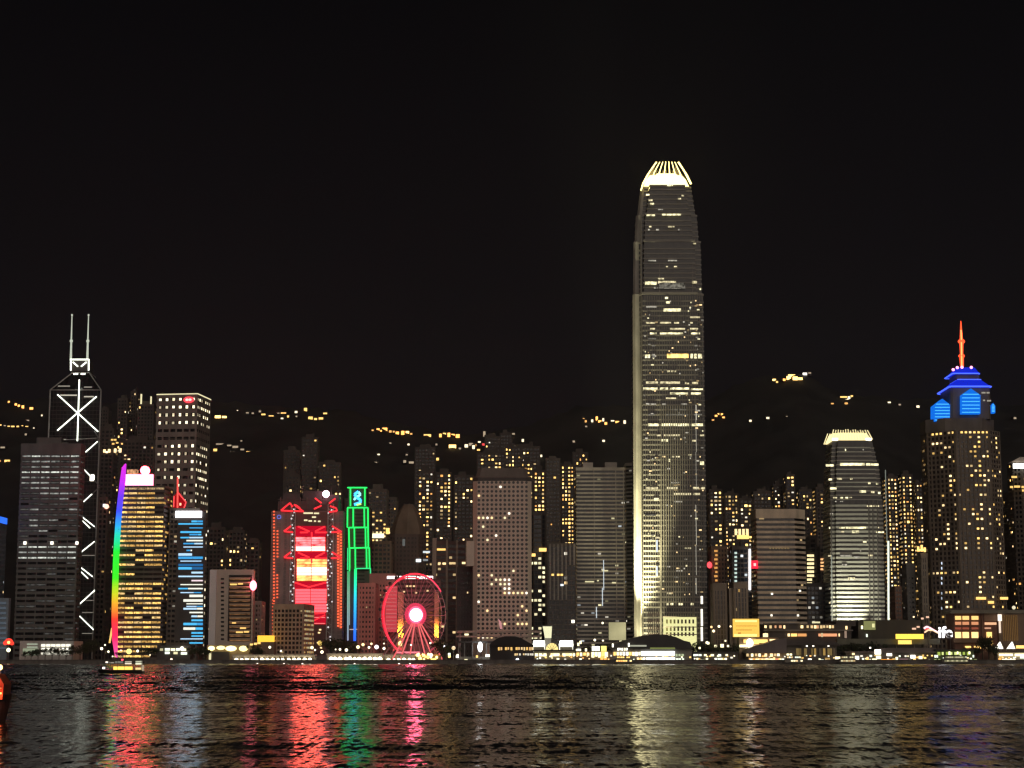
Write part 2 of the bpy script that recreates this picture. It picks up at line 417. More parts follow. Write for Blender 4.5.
for x in (25, 52, 77): pwin(t.root, x-1.3, 541.5, x+1.3, 544.5, 1479, em(WHT, 2.2), 'flood_lamp', .6)

# lit hall at the foot of the bank tower
h = thing('concert_hall', 'low white lit hall with glowing window rows at the foot of the grey bank tower', 'hall', (W(46,650,1372).x, 1372, GZ))
b = MB(); pbox(b, 20, 641, 73, 660, 1372, 30, GZ); b.build('wall', C_WHITE, h)
for k, y in enumerate((644.2, 648, 652)):
    for q in range(6 if k < 2 else 6): pwin(h, 41 + q*5 + .3, y, 45.4 + q*5, y + 2.4, 1371.8, em((1, .97, .78), [1.2, 1.5, .9][k]))
for y in (643.5, 646.5): pwin(h, 27, y, 37.5, y + 1.4, 1371.8, em((.85, .95, .7), .35), 'louvre')
pwin(h, 23, 648.5, 38, 655, 1371.8, em((.8, .92, .6), .30), 'lobby_glass')

# blue topped tower at the frame edge
t = tower('office_tower', 'slim dark tower with a blue lit band round its top, at the picture edge', 'office tower', -16, 6.5, 516, 1440, 28, 3.4, 3.8,
          wall('bluish_cladding', (.12, .14, .17)), G_BLUE, .2, .4, lit=.03, mats=OFFICE, seed=8, plant=False)
b = MB(); b.box(-t.Wd/2-.6, t.Wd/2+.6, -.8, 28.8, t.H-4.6, t.H+.3); b.build('light_band', em((.03,.16,1), 1.1, True), t.root, off=(0,0,0))
t = thing('office_block', 'pale blue grey block below the blue topped tower at the picture edge', 'office block', (W(0,640,1400).x, 1400, GZ))
b = MB(); pbox(b, -14, 598, 6.4, 660, 1400, 6, GZ); b.build('wall', wall('blue_grey_panel', (.26, .32, .38)), t)
for y in range(602, 648, 5): pwin(t, -12, y, 6, y + 2.2, 1399.7, em((.5,.62,.75), .12), 'window_band')

# ------------------------------------------------------------------ zigzag braced tower with twin masts
D = 1740
def zp(px, py, dd=0): return W(px, py, D - dd)
bx = thing('skyscraper', 'dark glass tower with bright white crossed bracing and twin masts on its pointed top', 'skyscraper', (W(75,640,D).x, D, GZ))
A0, A1, AP = W(50.2, 390, D), W(101, 391, D), W(78, 371, D)
b = MB(); xl, xr = A0.x, A1.x; dep = 48; zt = A0.z
R0 = [(xl, D, GZ), (xr, D, GZ), (xr*(D+dep)/D - 1, D+dep, GZ), (xl + 6, D+dep, GZ)]; R1 = [(x, y, zt) for x, y, z in R0]
tp = [(xl + (xr-xl)*.36, D+12, AP.z), (xl + (xr-xl)*.7, D+12, AP.z), (xl + (xr-xl)*.7, D+36, AP.z), (xl + (xr-xl)*.36, D+36, AP.z)]
b.loft([R0, R1, tp]); b.build('glazing', glass('mirror_glass', (.018, .019, .02), .12), bx)
b = MB()
for P in ((xl, D), (xr, D), (xr*(D+dep)/D - 1, D+dep), (xl+6, D+dep)): b.tube((P[0], P[1], GZ), (P[0], P[1], zt), .75, 6)
for i in range(4):
    b.tube(R1[i], tp[i], .65, 6); b.tube(R1[i], R1[(i+1) % 4], .5, 6); b.tube(tp[i], tp[(i+1) % 4], .5, 6)
b.tube((xl+.2, D-.3, W(50, 441, D).z), (xr, D-.3, W(100, 438, D).z), .45)
b.build('edge_frame', wall('brushed_aluminium', (.5, .5, .48), .4, .1, .1, .3), bx)
b = MB()
for k in range(60):
    z = GZ + 10 + k * (zt - GZ - 14) / 60
    b.prism([(xl - .12, D - .12), (xr + .12, D - .12), (xr*(D+dep)/D - .9, D + dep), (xl + 6, D + dep)], z, z + .5)
for k in range(1, 14):
    x = xl + (xr - xl) * k / 14; b.box(x - .12, x + .12, D - .2, D + .2, GZ, zt)
b.build('mullion_grid', C_DARK, bx)
LED = em((.95, 1.0, .84), 2.6, True)
for pts in ([(57.5,394.5),(98,431.5)], [(96.5,396.5),(57.3,430.5)], [(79.3,379.5),(77.3,441)]):
    neon(bx, 'bracing_light', pts, D - .9, .62, LED)
for a, c in (((84.5,453),(97.5,441.5)), ((84,469.5),(94,480)), ((82.6,502.5),(92,494)), ((82.3,517),(94.4,526.5)), ((82.3,520.5),(90,528)), ((80.7,552.5),(94.4,541.5)),
             ((80.2,567),(92.5,576.5)), ((80.2,571),(88,578.5)), ((78.5,605),(95,590)), ((78,614.5),(93.6,629.8))):
    neon(bx, 'bracing_light', [a, c], D - .9, .5, LED)
for a, c in (((94,431),(100,440)), ((97,441),(100.3,437.5)), ((94,480),(99.5,486)), ((92,494),(99.5,487)), ((94.4,527),(99.5,532)), ((94.4,541.5),(99.5,533)), ((92.5,577),(98.5,583)), ((95,590),(98.5,584))):
    neon(bx, 'bracing', [a, c], D - .7, .6, C_STEEL)
for x0, x1, y, s in ((58,70,385.5,.22),(84,92,386.5,.22),(60,77,394.6,.5),(84,94,396,.45),(58,66,439,.3),(91,94,474.5,2.5)): pwin(bx, x0, y, x1, y+1.3, D-.3, em(WHT, s), 'window_band')
pwin(bx, 90, 475, 94.5, 481, D-.3, em(WHT, 2.2), 'flood_lamp')
for y in (555, 600, 612, 633): pwin(bx, 82, y, 95, y+.9, D-.3, em(WHT, .16), 'window_band')
b = MB(); c0, c1 = W(71, 359, D+14), W(88.5, 371.5, D+14); b.box(c0.x, c1.x, D+14, D+32, c1.z, c0.z); b.build('crown_box', C_DARK, bx)
for pts in ([(70.5,359.5),(88.5,359.5)], [(70.7,359),(70.7,370.5)], [(88.6,359),(88.6,370.5)], [(73,362),(78,366.5)], [(86.5,362),(81,366.5)]): neon(bx, 'crown_light', pts, D + 13.4, .7, LED)
for x0 in (73.5, 80.8): pwin(bx, x0, 373.3, x0+4.5, 375.6, D+11, LED, 'crown_light')
for x, xb in ((72, 70.8), (88.6, 87.3)):
    b = MB(); a, c, e_ = W(xb, 360, D+20), W(xb + .5, 341, D+20), W(x, 315, D+20)
    b.tube(a, c, 1.15, 8, .85); b.tube(c, e_, .75, 8, .45); b.ball(c, 1.7); b.ball(e_, 1.0)
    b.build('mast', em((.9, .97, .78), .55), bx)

# ------------------------------------------------------------------ yellow banded tower with the rainbow fin
D = 1425
YB = [em_room((1,.58,.15), 1.35, .9), em_room((1, .64, .24), .9, .8), em_room((1,.56,.15), .6, .9), em_room((1, .7, .35), .4, .8)]
def aia_lit(cc, rng):
    i, k, j, nb, nf = cc[:5]
    if cc[11] > -.3: return YB[2] if rng.random() < .25 else None
    r = nf - 1 - j
    if 17 <= r <= 19 and not (r == 18 and k < 2): return None
    if r == 0: return YB[3] if rng.random() < .8 else None
    return rng.choice(YB[:3] if r > 2 else YB[1:]) if rng.random() < .9 else None
t = tower('office_tower', 'tower of bright yellow floor bands with a rainbow lit fin up its edge', 'office tower', 119.5, 164.5, 485.5, D, 34, 7.1, 3.72, C_MID, G_BRN, .05, .5, (.1, .35), aia_lit, seed=12, ww=.97, wh=.82, cap=1.5, plant=False, maxp=100, sil=False)
fin = MB()
ctr = [(121.5,467.5,126.8,463.4),(119.6,480,126,480),(117.2,500,123.6,500),(115.2,520,121.8,520),(113.8,540,120.6,540),(112.6,560,119.6,560),(112,580,119,580),(111.4,600,118.4,600),(111.2,620,118.2,620),(111.8,640,118.2,640),(114.5,656,118,657.5)]
Pl = [W(a+.3, b_, D-6) for a, b_, c, d_ in ctr]; Pr = [W(c-1.5, d_, D-6) for a, b_, c, d_ in ctr]
n_ = len(ctr)
V = [(p.x, D-6, p.z) for p in Pl] + [(p.x, D-6, p.z) for p in Pr] + [(p.x, D-2, p.z) for p in Pl] + [(p.x, D-2, p.z) for p in Pr]
Fc = []
for i in range(n_-1):
    Fc += [(i, n_+i, n_+i+1, i+1), (2*n_+i, 2*n_+i+1, 3*n_+i+1, 3*n_+i), (i, i+1, 2*n_+i+1, 2*n_+i), (n_+i, 3*n_+i, 3*n_+i+1, n_+i+1)]
Fc += [(0, 2*n_, 3*n_, n_), (n_-1, 2*n_-1, 4*n_-1, 3*n_-1)]
fin.add(V, Fc)
m = bpy.data.materials.new('rainbow_led'); m.use_nodes = True; n = m.node_tree.nodes; L = m.node_tree.links; n.clear()
o_ = n.new('ShaderNodeOutputMaterial'); e_ = n.new('ShaderNodeEmission'); tcn = n.new('ShaderNodeTexCoord'); s_ = n.new('ShaderNodeSeparateXYZ'); mr = n.new('ShaderNodeMapRange'); rp = n.new('ShaderNodeValToRGB')
zT, zB = Pr[0].z - GZ, Pl[-1].z - GZ
mr.inputs['From Min'].default_value = zT; mr.inputs['From Max'].default_value = zB
L.new(tcn.outputs['Object'], s_.inputs[0]); L.new(s_.outputs['Z'], mr.inputs[0]); L.new(mr.outputs[0], rp.inputs[0]); L.new(rp.outputs[0], e_.inputs[0]); L.new(e_.outputs[0], o_.inputs[0]); e_.inputs[1].default_value = 1.05
cols = [(0,(.72,.03,.75)),(.09,(.55,.03,.8)),(.17,(.16,.04,.9)),(.25,(.05,.08,1)),(.32,(.03,.35,.9)),(.37,(.02,.65,.5)),(.46,(.02,.8,.04)),(.6,(.05,.8,.02)),(.68,(.6,.65,.02)),(.74,(.9,.35,.03)),(.81,(1,.05,.03)),(.9,(1,.02,.12)),(1,(.95,.1,.4))]
while len(rp.color_ramp.elements) < len(cols): rp.color_ramp.elements.new(.5)
for el, (p_, c_) in zip(rp.color_ramp.elements, cols): el.position = p_; el.color = c_ + (1,)
m.cycles.emission_sampling = 'FRONT'
fin.build('rainbow_fin', m, t.root)
neon(t.root, 'fin_edge', [(112, 628), (109.5, 643)], D-5, .8, em(YEL, 1.0))
sg = t.root
b = MB(); pbox(b, 125.5, 474.3, 152.5, 485.6, D+4, 3); b.build('sign_board', em((1, .055, .085), 17, True), sg)
c_ = W(145, 470.5, D+4); b = MB()
ring = [(c_.x + 3.5*math.cos(2*math.pi*k/20), c_.z + 3.5*math.sin(2*math.pi*k/20)) for k in range(20)]
b.extr(ring, D+3, D+6); b.build('sign_emblem', em((1, .06, .09), 20, True), sg)
b = MB(); pbox(b, 127, 469.5, 137, 474, D+8, 5); b.build('roof_lights', em_room((1, .5, .25), .6), sg)

# ------------------------------------------------------------------ big dotted square tower behind
DOT = [em((1,.88,.6), 1.7), em((1, .84, .52), 1.2), em((1,.88,.6), .8), em((1,.82,.52), .5), em((1,.85,.55), 2.2)]
def ckc_lit(cc, rng):
    i, k, j, nb, nf = cc[:5]; r = nf - 1 - j
    if r in (4, 5): return None
    if cc[10] < .8:
        pr = 1.0 if r < 4 else .9 if r < 9 else .7 if r < 13 else .45 if r < 19 else .2
        return rng.choice(DOT) if rng.random() < pr * (.97 if r < 8 else .9) else None
    return rng.choice(DOT[1:]) if rng.random() < .75 else None
t = tower('office_tower', 'tall square grey tower dotted with white lights, small red oval sign near its top', 'office tower', 156.5, 198, 394.5, 1690, 41, 6.3, 7.25, wall('steel_grey', (.24, .215, .19), .6), G_DARK, .25, .62, (.2, .35), ckc_lit, seed=21, cap=3.2, rot=math.radians(-8), plant=False, ww=.42, wh=.85, maxp=100, jit=.35)
hw = t.Wd/2
b = MB(); b.box(-hw-.5, hw+.5, -.7, -.2, t.H-.2, t.H+.8); b.box(hw+.2, hw+.8, -.5, 41, t.H-.2, t.H+.8); b.build('roof_light', em(PALE, .8), t.root, off=(0,0,0))
b = MB()
ov = [(hw*.6 + 5.2*math.cos(2*math.pi*k/20), t.H - 5.4 + 3*math.sin(2*math.pi*k/20)) for k in range(20)]
b.extr(ov, -1.4, -.6); sgn = b.build('sign', em((1, .06, .08), 1.4), t.root, off=(0,0,0))
b = MB()
for dx in (-1.6, 1.4): b.extr([(hw*.6 + dx + 1.5*math.cos(2*math.pi*k/12), t.H - 5.4 + 1.2*math.sin(2*math.pi*k/12)) for k in range(12)], -1.9, -1.42)
b.build('emblem', em((1, .55, .5), 1.4), sgn, off=(0,0,0))
b = MB()
for k in range(44):
    z = GZ + k * t.H / 44; b.box(-hw-.25, hw+.25, -.28, 41.2, z, z+.35)
b.build('spandrel', C_MID, t.root, off=(0,0,0))

# ------------------------------------------------------------------ dark tower with blue LED stripes, white sign and red mast
D = 1440
t = tower('office_tower', 'dark narrow tower with ragged blue white light stripes and red neon sail on top', 'office tower', 170, 206, 508, D, 30, 3.4, 3.8, C_MID, G_DARK, .25, .45, lit=.04, mats=OFFICE, seed=14, plant=False, cap=2)
b = MB(); pbox(b, 178, 511.5, 203, 641, D-.75, 1.0); b.build('screen_backing', C_DARK, t.root)
b = MB(); pbox(b, 175.5, 511, 201.5, 517.3, D-2, 1.8); b.build('sign_board', em((.97, .95, 1), 3.2, True), t.root)
rs = random.Random(5); y = 520.5
BL = [em((.05,.38,.8), .9), em((.08,.5,.9), 1.0), em((.5,.75,1), 1.0), em((.95,.95,.8), 1.0), em((.35,.2,.9), .8), em((.9,.7,.75), 1.0), em((.03,.2,.5), .6)]
while y < 643:
    hgt = rs.choice([1.0, 1.4, 1.8, 2.4]); tt = (y-520)/120
    x0 = 178.5 + rs.choice([0, 2, 5, 8, 11, 13]); x1 = 202.8 - rs.choice([0, 0, 0, 1.5])
    if 562 < y < 569: mt = BL[6]
    elif 535 < y < 552: mt = rs.choice([BL[3], BL[3], BL[2], BL[1]])
    elif 575 < y < 590: mt = rs.choice([BL[5], BL[3], BL[2]])
    elif 590 < y < 618: mt = rs.choice([BL[4], BL[4], BL[0], BL[3]])
    else: mt = rs.choice(BL[:3] + [BL[1], BL[0]])
    if 548 < y < 556: x1 = 192
    if rs.random() < .35:
        xm = x0 + (x1-x0)*rs.uniform(.3,.7); pwin(t.root, x0, y, xm, y+hgt, D-.95, rs.choice(BL[:4]), 'light_stripe'); x0 = xm + .4
    pwin(t.root, x0, y, x1, y+hgt, D-.95, mt, 'light_stripe'); y += hgt + rs.choice([.9, 1.6, 2.2, 2.8])
neon(t.root, 'mast', [(177.6,508.5),(177.8,477)], D+6, .75, em((1,.10,.08), 1.1))
b = MB(); b.extr([(p.x, p.z) for p in (W(178.3,491,D+6), W(186.5,502,D+6), W(184.5,508.6,D+6), W(173,508.6,D+6), W(173.8,496,D+6))], D+6.2, D+7.2); b.build('sail_panel', em((.75,.004,.012), .42), t.root)
neon(t.root, 'neon_tube', [(178.4,493),(186,502.3),(184,508)], D+5.6, .55, em((1,.08,.08), 1.2)); neon(t.root, 'neon_tube', [(174,496),(173.6,507)], D+5.6, .5, em((1,.08,.08), 1.2))
pwin(t.root, 179.5, 503, 181.3, 505.5, D+5.5, em((1,.5,.3), 1.6), 'roof_lamp')

# white hotel with curved window bands
D = 1430
t = thing('hotel', 'pale hotel block with a blank white side and dark curved window bands', 'hotel', (W(230,600,D).x, D, GZ))
b = MB(); pbox(b, 210.5, 569.5, 252, 660, D, 8, GZ); b.build('wall', wall('white_tile', (.58, .49, .42), .6, .1), t)
b = MB(); pbox(b, 210, 570, 214.5, 660, D-1.5, 2, GZ); b.build('corner_pier', wall('white_mosaic', (.8, .77, .78), .5, .08), t)
b = MB(); pbox(b, 229, 575, 250.5, 641, D-.6, 1.2); fr = b.build('window_recess', G_BRN, t)
for k in range(15):
    y = 577.5 + k*4.35; pwin(t, 229.6, y+1.5, 249.8, y+2.6, D-.7, em_room((1,.46,.18), .16, .25), 'window_band'); b = MB(); pbox(b, 229.2, y, 250.2, y+1.25, D-1.6, 1.2); b.build('balcony_rail', wall('rail_paint', (.62,.46,.32), .5), t)
for k in range(15): pwin(t, 221, 578+k*4.3, 224, 579.8+k*4.3, D-.1, G_DARK)
for x0,x1,y in ((230,237,583.6),(238,243,583),(232,236,622),(236,243,631.4),(244,249,631),(240,246,627.3)): pwin(t, x0, y, x1, y+1.6, D-.9, em(YEL, 1.1))
b = MB(); c_ = W(253.2, 585.5, D-4); b.ball(c_, 2.7, 12, 8, 1.45); b.build('sign_lamp', em((1,.16,.22), 6, True), t)
t = tower('office_block', 'small pale block with rows of square windows beside the red lamp of the hotel', 'office block', 252.5, 265, 601, 1470, 22, 2.6, 3.5, wall('pale_pinkish_render', (.40, .31, .28)), G_DARK, .45, .5, lit=.12, mats=RES, seed=9, plant=False)
t = thing('pavilion', 'low pavilion with a glowing yellow roof between hotel and brown office block', 'pavilion', (W(265,645,1385).x, 1385, GZ))
b = MB(); pbox(b, 255, 642, 274, 660, 1385, 14, GZ); b.build('wall', C_BROWN, t)
b = MB(); pbox(b, 257.5, 635.5, 272.5, 641.8, 1385, 12); b.build('roof', em((1,.52,.05), 1.3), t)
for k, x in enumerate((250, 254, 257.5)): pwin(t, x, 643.6-k*.8, x+3, 645.6-k*.8, 1384, em(YEL, 1.3), 'lamp')

# brown gridded block
t = tower('office_block', 'brown square block with a dark window grid, yellow windows down its narrow side', 'office block', 273.5, 304, 604, 1395, 34, 3.1, 3.2, wall('brown_tile', (.44, .33, .24)), G_BRN, .32, .4, (.5, .35),
          lambda cc, rng: (rng.choice([em(YEL, 1.0), em(PALE, 1.0), em(PALE, .7)]) if rng.random() < .85 else None) if (cc[10] > .8 and cc[11] > -.5 and cc[10] < 2.2) else (em(WARM,.3) if rng.random() < .015 else None), seed=6, cap=4.2, rot=math.radians(-7), plant=False, ww=.85)
# ------------------------------------------------------------------ bank with red neon trusses
D = 1560
t = thing('bank_building', 'grey bank tower with red neon trusses, glowing red and yellow panels and white ladder masts', 'bank', (W(307,640,D).x, D, GZ))
b = MB()
pbox(b, 271.5, 511, 341.5, 665, D+3, 16, GZ)
b.build('wall', wall('bank_grey', (.26, .22, .215)), t)
b = MB(); pbox(b, 278, 501, 338, 513, D+8, 30); pbox(b, 283, 493.5, 300, 501, D+14, 22); pbox(b, 303, 491, 322, 501, D+12, 20); pbox(b, 322, 494.5, 339, 501, D+16, 14)
for k in range(9): pbox(b, 280+k*6.6, 497, 281+k*6.6, 511, D+6.6, 1.5)
for y in (499, 504, 508.6): pbox(b, 277.6, y, 338.4, y+.8, D+7.2, 1)
for x in (286, 296, 331): pbox(b, x, 487, x+.5, 494, D+18, .5)
b.build('roof_plant', wall('roof_plant_grey', (.13, .11, .11)), t)
b = MB(); pbox(b, 293.5, 512, 328, 655, D+2.2, 1.5); b.build('glazing', wall('glow_red_glazing', (.16,.07,.06), .4), t)  # the neon's red glow is put into the glazing colour
b = MB()
for k in range(34): y = 514 + k*4; pbox(b, 271.2, y, 294, y+.7, D+2.7, 1); pbox(b, 331, y, 343.2, y+.7, D+2.7, 1)
for x in (281, 287, 336): pbox(b, x, 512, x+.8, 660, D+2.6, 1)
b.build('spandrel', wall('bank_spandrel', (.34, .29, .28)), t)
DK = em((.80,.004,.03), .6, True); NR = em((1,.03,.04), 1.3, True); NP = em((1,.16,.16), 1.2, True)
for x0,y0,x1,y1 in ((294.5,526,326,536.5),(294.5,552,327,558.5),(293.5,581.5,328,588.5),(294.5,613.5,327,624.5)): pwin(t, x0, y0, x1, y1, D+1.9, DK, 'red_panel')
P1 = em_room((1,.07,.075), 5.5, .12, True); P2 = em_room((1,.19,.055), 4.6, .12, True); P3 = em((1,.05,.062), 3.4, True); PW = em((1,.15,.115), 10, True)
def panel(x0, y0, x1, y1, m, xm, n):
    for a, c in ((x0, xm-.35), (xm+.35, x1)):
        hh = (y1-y0)/n
        for k in range(n):
            mm = m[min(len(m)-1, int(k*len(m)/n))]; pwin(t, a, y0+k*hh+.18, c, y0+(k+1)*hh-.18, D+1.4, mm, 'light_panel', .5)
panel(296, 537, 325, 551, [P1, P1, PW], 311.3, 6)
pwin(t, 296.5, 546.5, 310.5, 550.5, D+.9, em((1,.10,.11), 11, True), 'light_panel')
panel(297, 558.8, 327, 581, [P2, PW, P2], 311.3, 8)
panel(295.5, 588.8, 327, 603.5, [P3], 310.5, 5); panel(311.5, 604, 326.5, 612.5, [P3], 311.2, 3)
for k, y in enumerate((617, 623)): pwin(t, 313, y, 325, y+.9, D+1.3, NP, 'light_strip')
neon(t, 'neon_truss', [(313,621),(325,615)], D+1.2, .55, NR); neon(t, 'neon_truss', [(312,614),(325,613)], D+1.2, .5, NR)
def tri(pts): neon(t, 'neon_truss', pts, D+.6, .75, NR)
tri([(290,503),(281,510.5),(293,511)]); tri([(290,503),(292.5,507)]); tri([(294,504.5),(303.5,511.5),(294,511)]); tri([(296,505),(300,508)])
tri([(315,498),(321.5,503)]); tri([(314,509),(321.5,505.5)]); tri([(335.5,498.5),(329,503.5)]); tri([(330,506),(336,508),(337,511),(329,512)])
for y, s in ((526,1),(552,1)):
    tri([(291,y),(284,y+5.3),(293,y+6.3)]); tri([(298,y+.4),(309.5,y+5.5)]); tri([(325,y+.4),(315,y+5.5)]); tri([(300,y+6.4),(308,y+6.4)]); tri([(315,y+6.4),(327,y+6.4)]); tri([(311.6,y+6),(311.6,y+11)])
    tri([(332,y),(341.5,y+5.8),(331,y+6.3)])
tri([(295,582.5),(309,587),(326,582.5)]); tri([(295,603.8),(310.7,603.8),(310.7,613)])
b = MB()
LW = em((.95,.86,.86), .8)
for xa, xb, y0, y1 in ((291.2,293.8,504,601),(328.2,331.6,504,640)):
    b = MB(); p, q = W(xa, y0, D+.8), W(xb, y1, D+.8); b.tube((p.x,D+.8,p.z),(p.x,D+.8,q.z),.45); b.tube((q.x,D+.8,p.z),(q.x,D+.8,q.z),.45)
    z = q.z; k = 0
    while z < p.z - 4: b.tube((p.x,D+.8,z),(q.x,D+.8,z+4),.3) if k % 2 == 0 else b.tube((q.x,D+.8,z),(p.x,D+.8,z+4),.3); z += 4; k += 1
    ms = b.build('ladder_mast', C_WHITE, t); b = MB(); rr = random.Random(int(xa)); z = q.z
    while z < p.z - 2:
        if rr.random() < .8: b.ball((p.x + (q.x-p.x)*rr.random(), D+.2, z), .55 + .2*rr.random(), 6, 4)
        z += 2.7
    b.build('mast_lights', LW, ms)
OR = em((1,.13,.05), 1.25, True)
def dots(x, y0, y1, st, r=.66):
    b = MB(); y = y0
    while y < y1: p = W(x, y, D+1.6); b.box(p.x-r, p.x+r, D+1.6, D+2.6, p.z-r*.9, p.z+r*.9); y += st
    b.build('light_strip', OR, t)
dots(273.9, 511.5, 622, 3.2); dots(277.4, 531, 557, 3.2); dots(277.2, 575, 600, 3.2); dots(272.6, 600, 640, 3.4, .4)
dots(338.2, 533, 628, 2.9, .85); dots(340.8, 534.4, 628, 2.9, .85)
for x0,x1,y in ((303.5,313,512.4),(314,319,512.6),(304,307.5,519.5),(308.5,312,520.2),(314,316,520.4),(318,320.5,520.6),(312,316,516.4)): pwin(t, x0, y, x1, y+1.5, D+1.9, em(PALE, .9))
for x, y in ((317,642),(320,647),(318,632),(319,629)): pwin(t, x, y, x+2.2, y+1.4, D+1.8, em(WARM, 1.4))
b = MB(); p = W(326, 494, D+6); b.ball(p, 3.1, 12, 8); b.build('roof_beacon', em((1,.45,.55), 7, True), t)
b = MB()
for k in range(12):
    a1, a2 = 2*math.pi*k/12, 2*math.pi*(k+1)/12; p = W(279, 517, D+2)
    b.tube((p.x+1.6*math.cos(a1), D+2, p.z+1.6*math.sin(a1)), (p.x+1.6*math.cos(a2), D+2, p.z+1.6*math.sin(a2)), .3, 4)
b.build('ring_light', em((.2,.25,1), .8), t)

# ------------------------------------------------------------------ narrow tower outlined in green neon
D = 1590
t = thing('bank_tower', 'narrow dark tower outlined in green neon, blue lower edge, glowing emblem on top', 'bank', (W(358,640,D).x, D, GZ))
b = MB(); pbox(b, 346.2, 570, 371, 665, D+1.2, 30, GZ); pbox(b, 347.3, 507.5, 369, 571, D+1.2, 30); pbox(b, 348.2, 487.5, 366.5, 508, D+2, 26); pbox(b, 347, 527.5, 369.3, 571, D+1.4, 30)
b.build('wall', wall('dark_granite', (.11, .085, .08)), t)
b = MB()
for k in range(38): y = 510 + k*3.6; pbox(b, 354.6, y, 364.5, y+1.6, D+1.05, .5)
b.build('glazing', G_BRN, t)
G = em((.02,1,.13), 1.5, True); G2 = em((.05,.9,.30), .9, True)
N = lambda pts, m=G, r=.62: neon(t, 'neon_outline', pts, D, r, m)
N([(347.3,487.6),(367.2,487.6)]); N([(350.4,487.6),(350.4,506)]); N([(364.7,487.6),(364.7,506)])
N([(347.4,527.5),(347.6,507.6),(367.8,507.6),(368,527.5)]); N([(353.2,508),(353.2,527.5)]); N([(364.2,508),(364.4,527.5)])
N([(349.4,548),(348.8,527.6),(368,527.4),(368.3,548)], G); N([(354.3,528),(354.5,548)]); N([(365.4,528),(365.6,548)])
N([(349.6,571),(349.7,548),(369.2,547.6),(369.6,569)], G); N([(355.2,548),(355.4,569)], G); N([(366.4,548),(366.6,568)], G)
N([(356,568.5),(370.6,568.3)], G2, .5); N([(370.4,568.3),(370.5,584)], G2, .5); N([(347.8,548),(347.6,570)], G2, .5)
zt_, zb_ = W(0,568,D).z - GZ, W(0,642,D).z - GZ
def grad(name, stops, s):
    m = bpy.data.materials.new(name); m.use_nodes = True; n = m.node_tree.nodes; L = m.node_tree.links; n.clear()
    o_ = n.new('ShaderNodeOutputMaterial'); e_ = n.new('ShaderNodeEmission'); tcn = n.new('ShaderNodeTexCoord'); s_ = n.new('ShaderNodeSeparateXYZ'); mr = n.new('ShaderNodeMapRange'); rp = n.new('ShaderNodeValToRGB')
    mr.inputs['From Min'].default_value = zt_; mr.inputs['From Max'].default_value = zb_
    L.new(tcn.outputs['Object'], s_.inputs[0]); L.new(s_.outputs['Z'], mr.inputs[0]); L.new(mr.outputs[0], rp.inputs[0]); L.new(rp.outputs[0], e_.inputs[0]); L.new(e_.outputs[0], o_.inputs[0]); e_.inputs[1].default_value = s
    while len(rp.color_ramp.elements) < len(stops): rp.color_ramp.elements.new(.5)
    for el, (p_, c_) in zip(rp.color_ramp.elements, stops): el.position = p_; el.color = c_ + (1,)
    m.cycles.emission_sampling = 'FRONT'; return m
GB = grad('neon_blend', [(0,(.02,1,.15)),(.2,(.02,.85,.4)),(.45,(.03,.5,.85)),(.75,(.03,.22,.9)),(1,(.02,.1,.8))], 1.3)
GW = grad('neon_fade', [(0,(.05,.9,.25)),(.35,(.4,.85,.6)),(1,(.5,.55,.85))], .55)
N([(355.4,569),(354.6,641)], GB, 1.25); N([(348,571),(347.8,641)], GW, .7); N([(349.6,571),(349.4,625)], GW, .35); N([(349.5,629.5),(359,629.3)], em((1,.75,.7),.5), .4)
b = MB(); b.extr([(p.x, p.z) for p in (W(352.6,489.6,D),W(362.6,489.6,D),W(362.6,506,D),W(352.6,506,D))], D+1, D+1.9); b.build('sign_board', C_DARK, t)
def ribbon(pts, m, r): neon(t, 'emblem', pts, D+.4, r, m)
ribbon([(358.5,491.5),(354.5,494.5),(356.5,497.5),(360.5,499.5),(360,502.8),(354.2,504.6)], em((.05,.42,1), 2.2, True), 1.25)
ribbon([(354,500),(356,497.5),(360.6,494.5),(358.6,491.8)], em((.25,.85,.8), 1.8, True), 1.0)
ribbon([(356.5,504.4),(361,503.4)], em((.4,.95,.15), 1.8, True), 1.2)

# ------------------------------------------------------------------ blocks between the green tower and the white slab with round windows
ROWB = lambda cc, rng: (rng.choice([em(YEL,1.5),em(WARM,1.6),em(YEL,.9)]) if 5 <= (cc[4]-1-cc[2]) <= 12 and rng.random() < .6 else (em(WARM,.35) if rng.random() < .08 else None))
t = tower('apartment_tower', 'dim stepped apartment tower with yellow lit middle floors beside the green neon tower', 'apartment tower', 368, 388.5, 489, 1850, 24, 3.6, 4.0, C_MID, G_DARK, .3, .45, lit=ROWB, seed=31, cap=3)
pwin(t.root, 367, 533.5, 384, 538, 1849, em((1,.9,.55), 1.6), 'terrace_light'); pwin(t.root, 386, 528, 389.5, 534, 1849, em(YEL, 1.6), 'terrace_light')
tower('apartment_tower', 'dim narrow apartment tower stepping down behind the lit one by the green neon tower', 'apartment tower', 388, 398, 497, 1880, 24, 3.4, 4.0, C_MID, G_DARK, .3, .45, lit=.03, seed=33, plant=False)
tower('office_block', 'dark block with a tall bare side standing behind the red lit block', 'office block', 366, 393, 541, 1640, 26, 4, 3.9, C_BROWN, G_DARK, .3, .45, lit=.015, seed=35, plant=False)
PKW = wall('wheel_lit_render', (.55, .27, .23))  # the wheel's red light is put into the wall colour
t = tower('hotel', 'stepped red lit block left of the ferris wheel, lower front wing', 'hotel', 358.5, 378, 583, 1440, 30, 2.6, 3.6, PKW, G_BRN, .5, .55, lit=lambda cc, rng: em(WARM,.35) if rng.random() < .012 else None, seed=36, plant=False, cap=3)
